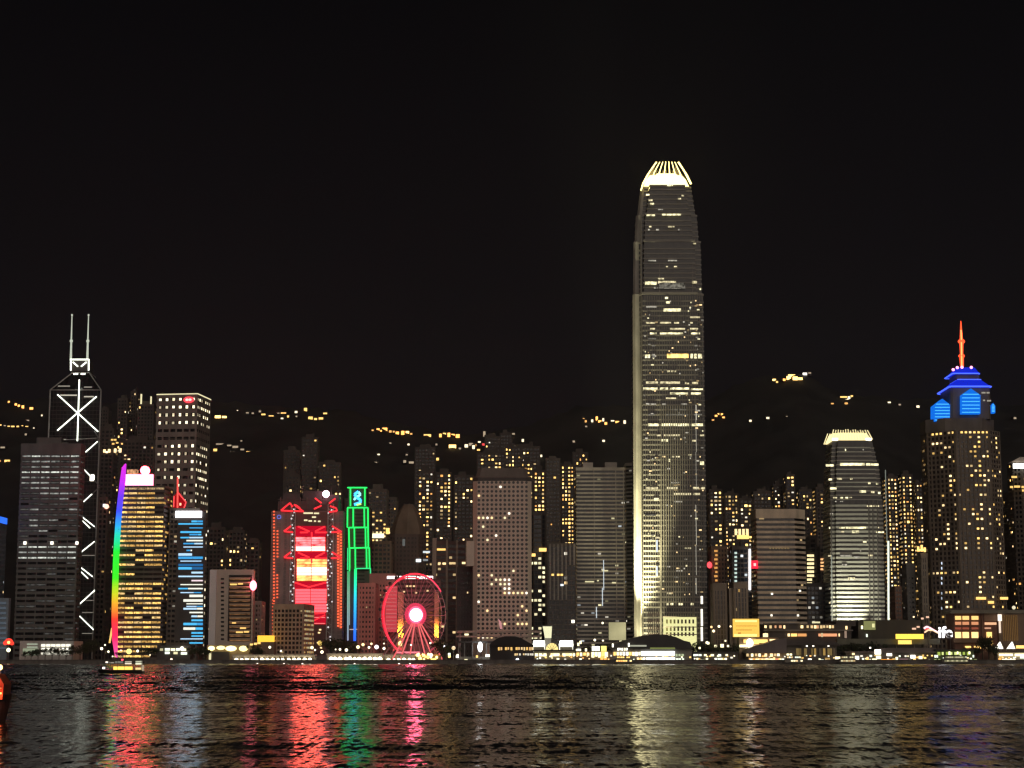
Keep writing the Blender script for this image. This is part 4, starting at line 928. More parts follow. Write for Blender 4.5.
# ------------------------------------------------------------------ the shorter crowned tower
D = 1490
t = thing('skyscraper', 'shorter crowned tower, tapering top ringed with white fins, pale lit lower floors', 'skyscraper', (W(857,640,D).x, D, GZ))
STG1 = [(640, 500, 832, 885.8, 831, 883.4), (500, 465, 831.4, 883, 832, 879.8), (465, 440, 832.4, 879, 833.6, 873.6)]
core, wl = MB(), MB(); DP = 42
zq = lambda py: W(857, py, D).z
xq = lambda px, py: W(px, py, D).x
for k, (yb, yt, xlb, xrb, xlt, xrt) in enumerate(STG1):
    zb = GZ if k == 0 else zq(yb); ztp = zq(yt); inset = k*1.2
    Xa = (xq(xlb, yb), xq(xrb, yb)); Xb = (xq(xlt, yt), xq(xrt, yt))
    core.loft([[(x, y, zb) for x, y in ringpoly(*Xa, D+inset, D+DP-inset, 4)], [(x, y, ztp) for x, y in ringpoly(*Xb, D+inset, D+DP-inset, 4)]])
    nf = int((ztp-zb)/3.55)
    for j in range(nf):
        z = zb + j*3.55; f = (z-zb)/(ztp-zb); wl.prism(ringpoly(Xa[0]+(Xb[0]-Xa[0])*f-.4, Xa[1]+(Xb[1]-Xa[1])*f+.4, D+inset-.4, D+DP-inset+.4, 4), z, z + (1.7 if k == 0 else 1.0))
core.build('glazing', glass('silver_glass'), t); wl.build('spandrel', wall('pale_spandrel', (.36,.35,.31), .5, .12, .05), t)
b = MB()
for x in (831, 868.5, 872.5, 877): 
    x0, x1 = xq(x+1, 640), xq(x, 500); z1 = zq(500)
    b.loft([[(x0-.4,D-1,GZ),(x0+.4,D-1,GZ),(x0+.4,D+.5,GZ),(x0-.4,D+.5,GZ)],[(x1-.4,D-1,z1),(x1+.4,D-1,z1),(x1+.4,D+.5,z1),(x1-.4,D+.5,z1)]])
b.build('mullion', C_DARK, t)
for x0,x1,y,m,h in ((825.8,833.5,464.3,I1,2.2),(840,864.5,463,I1,2.6),(866,870.5,463.2,I1,2.4),(871,878.5,463.6,I1,2),(828.6,832,478.6,I1,1.8),(837,842,478,I2,1.8),(850,852.5,478,I1,1.6),(868,870.5,482.5,I1,1.6),(876,878.5,483,I1,1.6),(830,836.5,487.5,I1,2),(859.5,866,490.3,I1,2.4),(871,874.5,491.3,I2,1.8),(878,880.5,492,I1,2),
    (833,837,497,I2,1.4),(840,843,497,I1,1.4),(845,848,497,I1,1.4),(849,852,497,I2,1.2),(835,836.5,501,I3,1),(840,843,501,I3,1),(867,879,505.4,I2,1.4),(839,845,527,I1,1.6),(846,866,526.8,I1,2),(841,844,531,I2,1.6),(852,859,530.6,I1,2.4),(876.5,884,531.5,I1,1.4),(877,879,527,I2,1.2),(863,866.5,541,I1,1.6),(829,830,527,I1,2),(840,852,555,I3,1.5),(854,860,556.5,I3,1.6),(842,847,564,I3,1.8),(868,873,554.6,I2,1.6),(848,855,577.5,I1,2.2),(860,861,550,I3,1.5),(829,830.5,588,I2,1.6),(829,830.5,602,I2,1.6),(845,846,449,I1,2),(862.6,863.8,449,I3,1.4),(830,833,513,I3,1.2),(828,831,555,I2,1.5)):
    pwin(t, x0, y, x1, y+h, D-.5 if y > 470 else D+.6, m)
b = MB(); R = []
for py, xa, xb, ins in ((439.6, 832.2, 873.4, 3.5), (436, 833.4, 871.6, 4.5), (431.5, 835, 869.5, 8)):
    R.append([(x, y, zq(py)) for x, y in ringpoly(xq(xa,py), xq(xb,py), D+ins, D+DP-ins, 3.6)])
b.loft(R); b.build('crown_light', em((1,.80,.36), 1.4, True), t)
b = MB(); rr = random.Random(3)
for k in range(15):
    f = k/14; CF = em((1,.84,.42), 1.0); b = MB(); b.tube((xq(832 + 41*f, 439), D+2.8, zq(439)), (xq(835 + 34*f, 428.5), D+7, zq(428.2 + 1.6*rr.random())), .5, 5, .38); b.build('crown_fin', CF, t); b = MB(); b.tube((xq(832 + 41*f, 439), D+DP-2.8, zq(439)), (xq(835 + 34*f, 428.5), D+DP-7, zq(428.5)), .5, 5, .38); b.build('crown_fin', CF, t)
for x in (832, 865.5): pwin(t, x, 438, x+6, 440.4, D+2.4, em(WHT, 2.6), 'corner_lamp')
neon(t, 'edge_light', [(888.3, 541),(888.6, 621)], D+8, .85, em((.92,1,.84), 1.0)); neon(t, 'edge_light', [(831.6, 555),(832, 621)], D-.8, .4, em((.92,1,.84), .3)); neon(t, 'edge_light', [(885.4, 470),(887, 541)], D+6, .4, em((.92,1,.84), .18))
for k, (px, e_, ty, w_) in enumerate(((840, .6e6, 560, 60), (856, .75e6, 560, 60), (880, .12e6, 560, 50))):
    base = W(px, 655, D-12); base.z = GZ + 9
    f = thing('floodlight', ['floodlight on the podium under the near corner of the shorter crowned tower', 'brightest floodlight on the podium below the middle of the shorter crowned tower', 'weak floodlight on the podium below the far edge of the shorter crowned tower'][k], 'floodlight', base)
    b = MB(); b.box(base.x-.5, base.x+.5, D-12.5, D-11.5, GZ, GZ+9.8); b.build('post', C_DARK, f)
    b = MB(); b.box(base.x-.9, base.x+.9, D-12.6, D-11.4, GZ+9.8, GZ+10.7); b.build('housing', C_DARK, f)
    p0 = Vector((base.x, D-12, GZ+11.4)); lamp(f, p0, e_*.75, (1,1,.74), .5, 'SPOT', aim(p0, W(px, ty, D)), math.radians(w_), blend=1.0)

# apartment towers and blocks between the shorter crowned tower and the blue crowned tower
for k, (a, c, y, p_, zz, lab) in enumerate(((882.5, 897, 476, .55, 1900, 'apartment tower thick with yellow windows right beside the shorter crowned tower'), (897, 912, 474, .45, 1930, 'apartment tower with a cluster of orange windows near its top, beside the blue crowned tower'), (911, 922.5, 482, .30, 1915, 'apartment tower of scattered yellow windows tight against the blue crowned tower'))):
    tower('apartment_tower', lab, 'apartment tower', a, c, y, zz, 22, 3.9, 4.2, C_RES, G_DARK, .35, .45, lit=p_, seed=110+k, colw=.8, backlit=False, jit=.6)
t = tower('office_tower', 'slim beige lattice tower with a lit head in front of the blue crowned tower edge', 'office tower', 917.5, 926.5, 553, 1560-40, 14, 2.8, 5.5, wall('lattice_stone', (.30,.25,.19)), G_BRN, .35, .3, (.7,.6), lit=0, seed=115, plant=False, cap=4)
for x, y, h in ((917, 546.5, 5), (920.5, 545, 6.5), (923.5, 547.5, 4.5)): pwin(t.root, x, y, x+2.4, y+h, 1560-41.2, em(YEL, 1.7), 'roof_lamp')
tower('office_block', 'unlit dark grey block with a boxy head between lattice tower and shorter crowned tower', 'office block', 902, 914, 563, 1540, 18, 3, 4, C_GREY, G_DARK, .4, .6, lit=.03, seed=116, plant=False, cap=12)
tower('office_block', 'small reddish brick block at the foot of the shorter crowned tower edge light', 'office block', 890.5, 901, 586, 1530, 18, 3, 3.4, wall('red_brick', (.22,.12,.085)), G_BRN, .2, .5, lit=.02, seed=117, plant=False)

# ------------------------------------------------------------------ blue crowned tower with the red spire
D = 1560
t = tower('skyscraper', 'broad dark tower with blue lit dormers, a blue stepped roof and a red glowing spire', 'skyscraper', 921, 1003, 430, D, 62, 3.9, 4.15, wall('ribbed_granite', (.21,.17,.135)), G_BRN, .38, .42, (.6,.25),
          lambda cc, rng: (em(YEL, 1.5) if cc[11] < -.9 or cc[0] == 0 else None) if cc[2] == cc[4]-1 and rng.random() < .6 else (rng.choice([em(WARM,1.4), em(WARM,2.2), em(YEL,1.8), em(WARM,.6), em(YEL,.7)]) if rng.random() < (.04 + .38*cc[12]**2) and not (26 <= cc[4]-1-cc[2] <= 28) else None),
          seed=121, cham=(20, 12), cap=.8, plant=False, ww=.85)
root = t.root; L0 = wloc(root)
def octa(px0, px1, py, d0, dp, cut):
    a, c = W(px0, py, D+d0), W(px1, py, D+d0); x0, x1 = a.x, c.x
    return [(x0, D+d0+cut), (x0+cut, D+d0), (x1-cut, D+d0), (x1, D+d0+cut), (x1, D+d0+dp-cut), (x1-cut, D+d0+dp), (x0+cut, D+d0+dp), (x0, D+d0+dp-cut)], a.z
def tier(name, m, b0, t0):
    b = MB(); (p0, z0), (p1, z1) = b0, t0
    b.loft([[(x, y, z0) for x, y in p0], [(x, y, z1) for x, y in p1]]); return b.build(name, m, root)
SB = wall('upper_stone', (.17,.145,.13))
tier('upper_block', SB, octa(929, 998, 431, 6, 50, 14), octa(929, 998, 418, 6, 50, 14))
tier('lantern_block', SB, octa(950.5, 991.5, 419, 10, 42, 2), octa(951, 990.5, 387, 10, 42, 2))
BLR = em((.008,.025,.75), .75, True); BLE = em((.05,.10,1), 1.9, True)
tier('roof', BLR, octa(949.5, 991.5, 386.4, 8.5, 46, 1.5), octa(957, 981, 379.6, 18, 26, 1))
tier('roof_neck', SB, octa(956, 980, 379.8, 18, 26, 1), octa(956, 979.5, 373.5, 18, 26, 1))
tier('roof', BLR, octa(952.6, 979.8, 373.4, 16, 30, 1), octa(957.6, 975, 367.4, 24, 14, 1))
def edge(px0, px1, py, d0, dp, cut, r=.6):
    p, z = octa(px0, px1, py, d0, dp, cut); b = MB()
    for i in range(8): b.tube((p[i][0], p[i][1], z), (p[(i+1) % 8][0], p[(i+1) % 8][1], z), r, 5)
    b.build('eave_light', BLE, root)
edge(949.5, 991.5, 386.4, 8.5, 46, 1.5, .75); edge(957, 981, 379.6, 18, 26, 1, .6); edge(952.6, 979.8, 373.4, 16, 30, 1, .6)
BP = em((.005,.17,.85), .85, True); BW = em((.08,.5,1), 1.1, True)
def dormer(px0, px1, pyb, pye, pyt, d):
    xm = (px0+px1)/2; b = MB()
    b.extr([(p.x, p.z) for p in (W(px0,pyb,D+d), W(px1,pyb,D+d), W(px1,pye,D+d), W(xm,pyt,D+d), W(px0,pye,D+d))], D+d, D+d+(14 if px0 < 940 else 5)); o = b.build('dormer', BP, root)
    b = MB(); n = 6
    for k in range(n):
        y = pyb - 1.5 - (pyb-pye)*k/n*1.15; x0, x1 = px0+.8, px1-.8
        if y < pye: f = (pye-y)/(pye-pyt); x0 += (xm-x0)*f; x1 += (xm-x1)*f
        pbox(b, x0, y-.45, x1, y+.35, D+d-.35, .5)
    b.build('slat_light', BW, o)
dormer(961.3, 980.5, 413.8, 395, 388.3, 4); dormer(934.2, 950.6, 421.5, 405, 398.6, 12); dormer(991.2, 995.4, 413, 406, 403, 15)
for x, y in ((953.2,369.6),(957.3,367.6),(962,367.2),(971.3,367.4)): b = MB(); b.ball(W(x,y,D+22), 1.35, 8, 6); b.build('roof_lamp', em((1,.30,.55), 2.6), root)
b = MB(); P = [W(962, 368, D+30), W(961.6, 356, D+30), W(961.4, 341.5, D+30), W(960.8, 321, D+30)]
b.tube(P[0], P[1], 1.5, 8, 1.9); b.tube(P[1], P[2], 1.3, 8, 1.7); b.tube(P[2], P[3], 1.5, 8, .35); b.ball(P[1], 2.9, 8, 6, .6); b.ball(P[2], 3.2, 8, 6, .7)
b.build('spire', em((1,.06,.018), 2.6, True), root)
neon(root, 'spire_core', [(961.8,366),(961.4,340),(961,330)], D+27.9, .6, em((1,.28,.08), 2.4))
for x0, x1, y in ((981.5,985.5,392),(986.5,989.5,392),(987,991,400),(983,985,399.6)): pwin(root, x0, y, x1, y+1.5, D+9.6, em(WHT, .3))
for k in range(10): neon(root, 'light_strip', [(941.6, 562+k*5),(941.8, 564.5+k*5)], D-.9, .5, em((.75,.85,1), 1.0 if k < 6 else .5)) if k % 3 != 2 else None
for x0, x1, y in ((976,986,597),(988,994,601),(1000,1008,597)): pwin(root, x0, y, x1, y+2.6, D-1.4, em(YEL, 1.4))
# towers at the frame edge
t = tower('office_tower', 'dark tower with bright white roof sign at the edge beside the blue crowned tower', 'office tower', 1007, 1040, 460, 1590, 30, 3.8, 4.1, C_MID, G_DARK, .35, .45, lit=.09, seed=130, plant=False, cham=(6, 6))
b = MB(); pbox(b, 1013.5, 463.5, 1040, 468.2, 1587, 2); b.build('sign_board', em((1,.98,.9), 2.6), t.root)
b = MB(); q = W(1012, 462, 1589); r_ = W(1042, 457, 1589); b.extr([(W(1011,463,1589).x, q.z), (W(1042,463,1589).x, q.z), (W(1042,457,1589).x, r_.z), (W(1020,456.5,1589).x, r_.z)], 1589, 1600); b.build('roof', C_BEIGE, t.root)
for x0,x1,y in ((1011.5,1017,476),(1010,1013,486),(1014,1020,485.6),(1021.5,1024,486),(1022,1024,489.5)): pwin(t.root, x0, y, x1, y+2, 1588, em(YEL, 1.1))
tower('office_tower', 'slim unlit tower filling the gap beside the blue crowned tower', 'office tower', 1002, 1012, 492, 1640, 24, 3.6, 4.1, C_MID, G_DARK, .35, .45, lit=.06, seed=131, plant=False)
# ------------------------------------------------------------------ ferris wheel
D = 1352
t = thing('ferris_wheel', 'big ferris wheel with a blinding pink hub and red rim light, seen at an angle', 'ferris wheel', (W(413,655,D).x, D, GZ))
hub = W(413.4, 615, D); RAD = 30.2; TH = math.radians(43)
ux = Vector((math.cos(TH), math.sin(TH), 0)); uz = Vector((0, 0, 1)); un = Vector((math.sin(TH), -math.cos(TH), 0))
def wp(a, r, off=0): return hub + ux*(math.cos(a)*r) + uz*(math.sin(a)*r) + un*off
def arc(name, a0, a1, r, off, rad, mat, n=40):
    b = MB()
    for k in range(n):
        p, q = wp(a0 + (a1-a0)*k/n, r, off), wp(a0 + (a1-a0)*(k+1)/n, r, off); b.tube(p, q, rad, 6)
    return b.build(name, mat, t)
WST = wall('wheel_steel', (.55,.45,.45), .5, .1)
for off in (-2.2, 2.2): arc('rim', 0, 2*math.pi, RAD-.6, off, .3, WST, 60)
arc('rim_light', math.radians(75), math.radians(236), RAD, 2.4, .58, em((1,.03,.055), 1.7, True)); arc('rim_light', math.radians(75), math.radians(232), RAD-2.4, -2.4, .5, em((1,.03,.06), .8, True))
arc('rim_light', math.radians(36), math.radians(75), RAD, 2.4, .6, em((1,.06,.12), 1.1, True)); arc('rim_light', math.radians(300), math.radians(316), RAD, 2.4, .4, em((1,.10,.18), .5))
b = MB()
for k in range(28):
    a = 2*math.pi*k/28
    for off in (-2.2, 2.2): b.tube(wp(a, 1.5, off*1.3), wp(a, RAD-.6, off), .13, 4)
    b.tube(wp(a, RAD-.6, -2.2), wp(a, RAD-.6, 2.2), .18, 4)
b.build('spokes', em((1,.22,.24), .30), t)
CB = wall('cabin_glass', (.10,.10,.11), .2, .2)
for k in range(28):
    a = 2*math.pi*(k+.5)/28; c_ = wp(a, RAD+1.6, 0); b = MB(); b.ball(c_, 1.25, 8, 6, 1.1); b.tube(wp(a, RAD-.6, -2.2), c_, .12, 4); b.tube(wp(a, RAD-.6, 2.2), c_, .12, 4); b.build('cabin', CB, t)
LG = em((1,.17,.17), .85, True)
for s, offx in ((1, 1), (-1, 1)):
    for dx, m in ((-28, LG), (-20, LG), (-10, LG), (8, LG), (16, LG), (26, LG)):
        b = MB(); b.tube(hub + un*(3.6*s) - uz*6.2 + ux*dx*.16, Vector((hub.x, D, GZ)) + ux*dx*.9 + un*(6.5*s), .55, 6); b.build('leg', m if s == 1 else WST, t)
b = MB(); b.tube(hub - un*4.5, hub + un*2.4, 1.5, 12); b.build('axle', WST, t)
b = MB(); b.loft([[hub + un*o + ux*(math.cos(2*math.pi*k/24)*10.4) + uz*(math.sin(2*math.pi*k/24)*8.8) for k in range(24)] for o in (2.5, 2.7)]); b.build('hub_screen', em((1,.05,.13), .75, True), t)
b = MB(); b.loft([[hub + un*o + ux*(math.cos(2*math.pi*k/24)*7.2) + uz*(math.sin(2*math.pi*k/24)*6.4) for k in range(24)] for o in (2.75, 2.9)]); b.build('hub_screen', em((1,.12,.22), 1.6, True), t)
b = MB(); b.loft([[hub + un*o + ux*(math.cos(2*math.pi*k/24)*6.0) + uz*(math.sin(2*math.pi*k/24)*4.8) for k in range(24)] for o in (2.95, 3.2)]); b.build('hub_lamp', em((1,.10,.20), 26, True), t)
lamp(t, hub - un*5.4, 26000, (1,.14,.18), 3)
b = MB(); b.box(hub.x-19, hub.x+19, D-7, D+7, GZ, GZ+3.4); b.build('platform', wall('red_platform', (.4,.06,.06)), t)
pwin(t, 394, 651.5, 420, 653.4, D-7.3, em((1,.25,.3), .9), 'platform_light'); pwin(t, 393, 647.5, 402, 651, D-7.3, em((1,.10,.10), .7), 'platform_light')
# white light bar on the roof behind the wheel, with its lit pillars
f = thing('office_block', 'low block behind the ferris wheel with white roof light bar and orange lit pillars', 'office block', (W(415,645,1395).x, 1395, GZ))
b = MB(); pbox(b, 397.5, 579, 440, 660, 1395, 16, GZ); b.build('wall', wall('taupe_render', (.16,.12,.11)), f)
b = MB()
for k in range(14): pbox(b, 398, 583+k*4.5, 439.5, 585+k*4.5, 1394.6, .6)
b.build('glazing', G_BRN, f)
for x0, x1 in ((387, 397.5), (399.5, 407), (408, 416), (417, 425), (426, 433)): pwin(f, x0, 576, x1, 578.8, 1393, em((1,.72,.72), 2.6), 'roof_light')
b = MB(); pbox(b, 386, 578.8, 440, 580.2, 1393.2, 3); b.build('parapet', C_DARK, f)
for k, x in enumerate((398, 434.5)):
    b = MB(); pbox(b, x, 592, x+(5 if k == 0 else 4), 660, 1390, 3, GZ); b.build('pillar', wall('pillar_stone', (.5,.38,.25)), f)
    p = W(x+2.6, 646, 1383.5); lamp(f, p, 150000, (1,.33,.03), .4, 'SPOT', aim(p, W(x+2.6, 632, 1390)), math.radians(32), blend=.8)
    b = MB(); b.ball(W(x+2.5, 643.5, 1388.5), 1.3 + .5*(k == 0)); b.build('lamp', em((1,.62,.18), 3.5), f)
for x, y in ((406,585.4),(409.5,585.4),(413,585.4),(426.5,590),(403,591),(415,592)): pwin(f, x, y, x+2, y+1.5, 1394.4, em(WARM, 1.0))

# ------------------------------------------------------------------ hillside towers and lights
HB = [(101, 118, 428, 1950, .10), (118, 131, 398, 2230, .10), (131, 140, 391, 2260, .06), (138, 157, 404, 2210, .07), (100, 112, 408, 2300, .06), (120, 158, 440, 2060, .09),
      (206, 228, 527, 1900, .07), (229, 247, 530, 1920, .13), (246, 262, 540, 1950, .06), (285.5, 302, 474, 1900, .28), (302, 319.5, 437, 2150, .05), (284, 302, 450, 2200, .10), (319, 342, 462, 2120, .12), (322, 344, 490, 1890, .12), (345, 362, 498, 1890, .05),
      (98.5, 113, 497, 1640, .02), (485, 500, 436, 2330, .08), (500, 512, 433, 2350, .10), (415, 436, 447, 2320, .05), (512, 540, 446, 2200, .16)]
HL = ['apartment tower with a row of yellow lamps at its foot beside the zigzag tower', 'hillside apartment tower behind the rainbow finned tower, second from the big dotted tower', 'slim hillside apartment tower with a flat top peeping over the dotted square tower side', 'hillside apartment tower with two upright light strips touching the big dotted tower', 'dim hillside apartment tower highest beside the zigzag tower', 'wide dark apartment block above the pink roof sign of the rainbow finned tower',
      'dim apartment tower behind the pale hotel, next to the blue striped tower', 'apartment tower with scattered lights behind the curved bands of the pale hotel', 'dim apartment tower behind the pale hotel, near the red neon bank', 'apartment tower with a lit corner behind the roof of the red neon bank', 'tallest dark apartment tower high above the red neon bank', 'apartment tower with warm lights beside the tallest one above the red neon bank', 'apartment tower with yellow lights high above the pink beacon of the red neon bank', 'apartment block directly behind the pink beacon of the red neon bank', 'dim apartment block directly behind the green neon tower',
      'unlit dark tower with a red roof lamp between zigzag tower and rainbow fin', 'small hillside tower near the ridge above the white slab, nearer the wheel', 'small hillside tower near the ridge above the white slab, further from the wheel', 'dim hillside tower over the yellow windowed apartment towers', 'dim hillside tower over the gap beside the white slab with round windows']
for k, (a, c, y, zz, p_) in enumerate(HB):
    zgr = min(terrain(W(a,y,zz).x, zz), W(a, y, zz).z - 30) - 6
    tt = tower('apartment_tower', HL[k], 'apartment tower', a, c, y, zz, 20, 4.2, 4.4, C_RES, G_DARK, .35, .45, lit=p_, seed=140+k, zg=zgr, colw=.8, backlit=False, mats=RES[:7]+RES[8:], jit=.6)
    if k == 0:
        for x in (103.3, 108, 114, 119): pwin(tt.root, x, 449.5 + (103-x)*.08, x+2.4, 452.5, zz-2, em((1,.72,.35), 1.8), 'lamp')
        for x, y_ in ((111,439),(114,439),(112,443),(116,442)): pwin(tt.root, x, y_, x+2.4, y_+1.6, zz-1.2, em(YEL, 1.1))
    if k == 3:
        for x, y0, y1 in ((140.6, 394, 404), (150.4, 396.5, 404)): pwin(tt.root, x, y0, x+1.3, y1, zz-1.5, em(PALE, .9), 'light_strip')
    if k == 15:
        b = MB(); b.ball(W(106.5, 506.5, zz-3), 2.2); b.build('roof_lamp', em((1,.35,.25), 3.0), tt.root); pwin(tt.root, 103, 504, 105.5, 507, zz-2, em(COOL, 1.4), 'lamp')
VILLA = {}
def villa(px, py, wpx, hpx, mat, label, group):
    p = on_hill(px, py); s = p.y / F; rv = random.Random(int(px*37+py)); wpx *= rv.uniform(.75, 1.5); hpx *= rv.uniform(.7, 1.3)
    hw, hh = wpx*s/2, hpx*s/2; zg_ = terrain(p.x, p.y) - 3
    t = thing('hillside_house', label, 'house', (p.x, p.y-7, zg_), group)
    l = p.z - zg_
    b = MB(); b.box(-hw-1, hw+1, 0, 12, 0, l+hh+1); b.build('wall', C_RES, t, off=(0,0,0))
    b = MB(); b.loft([[(-hw-1.4, -.5, l+hh+1.02), (hw+1.4, -.5, l+hh+1.02), (hw+1.4, 12.5, l+hh+1.02), (-hw-1.4, 12.5, l+hh+1.02)], [(-hw*.4, 4, l+hh+3.2), (hw*.4, 4, l+hh+3.2), (hw*.4, 8, l+hh+3.2), (-hw*.4, 8, l+hh+3.2)]]); b.build('roof', C_ROOF, t, off=(0,0,0))
    win(t, 0, -.1, l, 2*hw, 2*hh, mat)
O1, O2, Y1, Y2, W1, D1 = em((1,.42,.10), 2.6), em((1,.5,.14), 1.2), em(YEL, 3.6), em(YEL, 1.6), em((1,.85,.55), 1.6), em((1,.78,.52), .45)
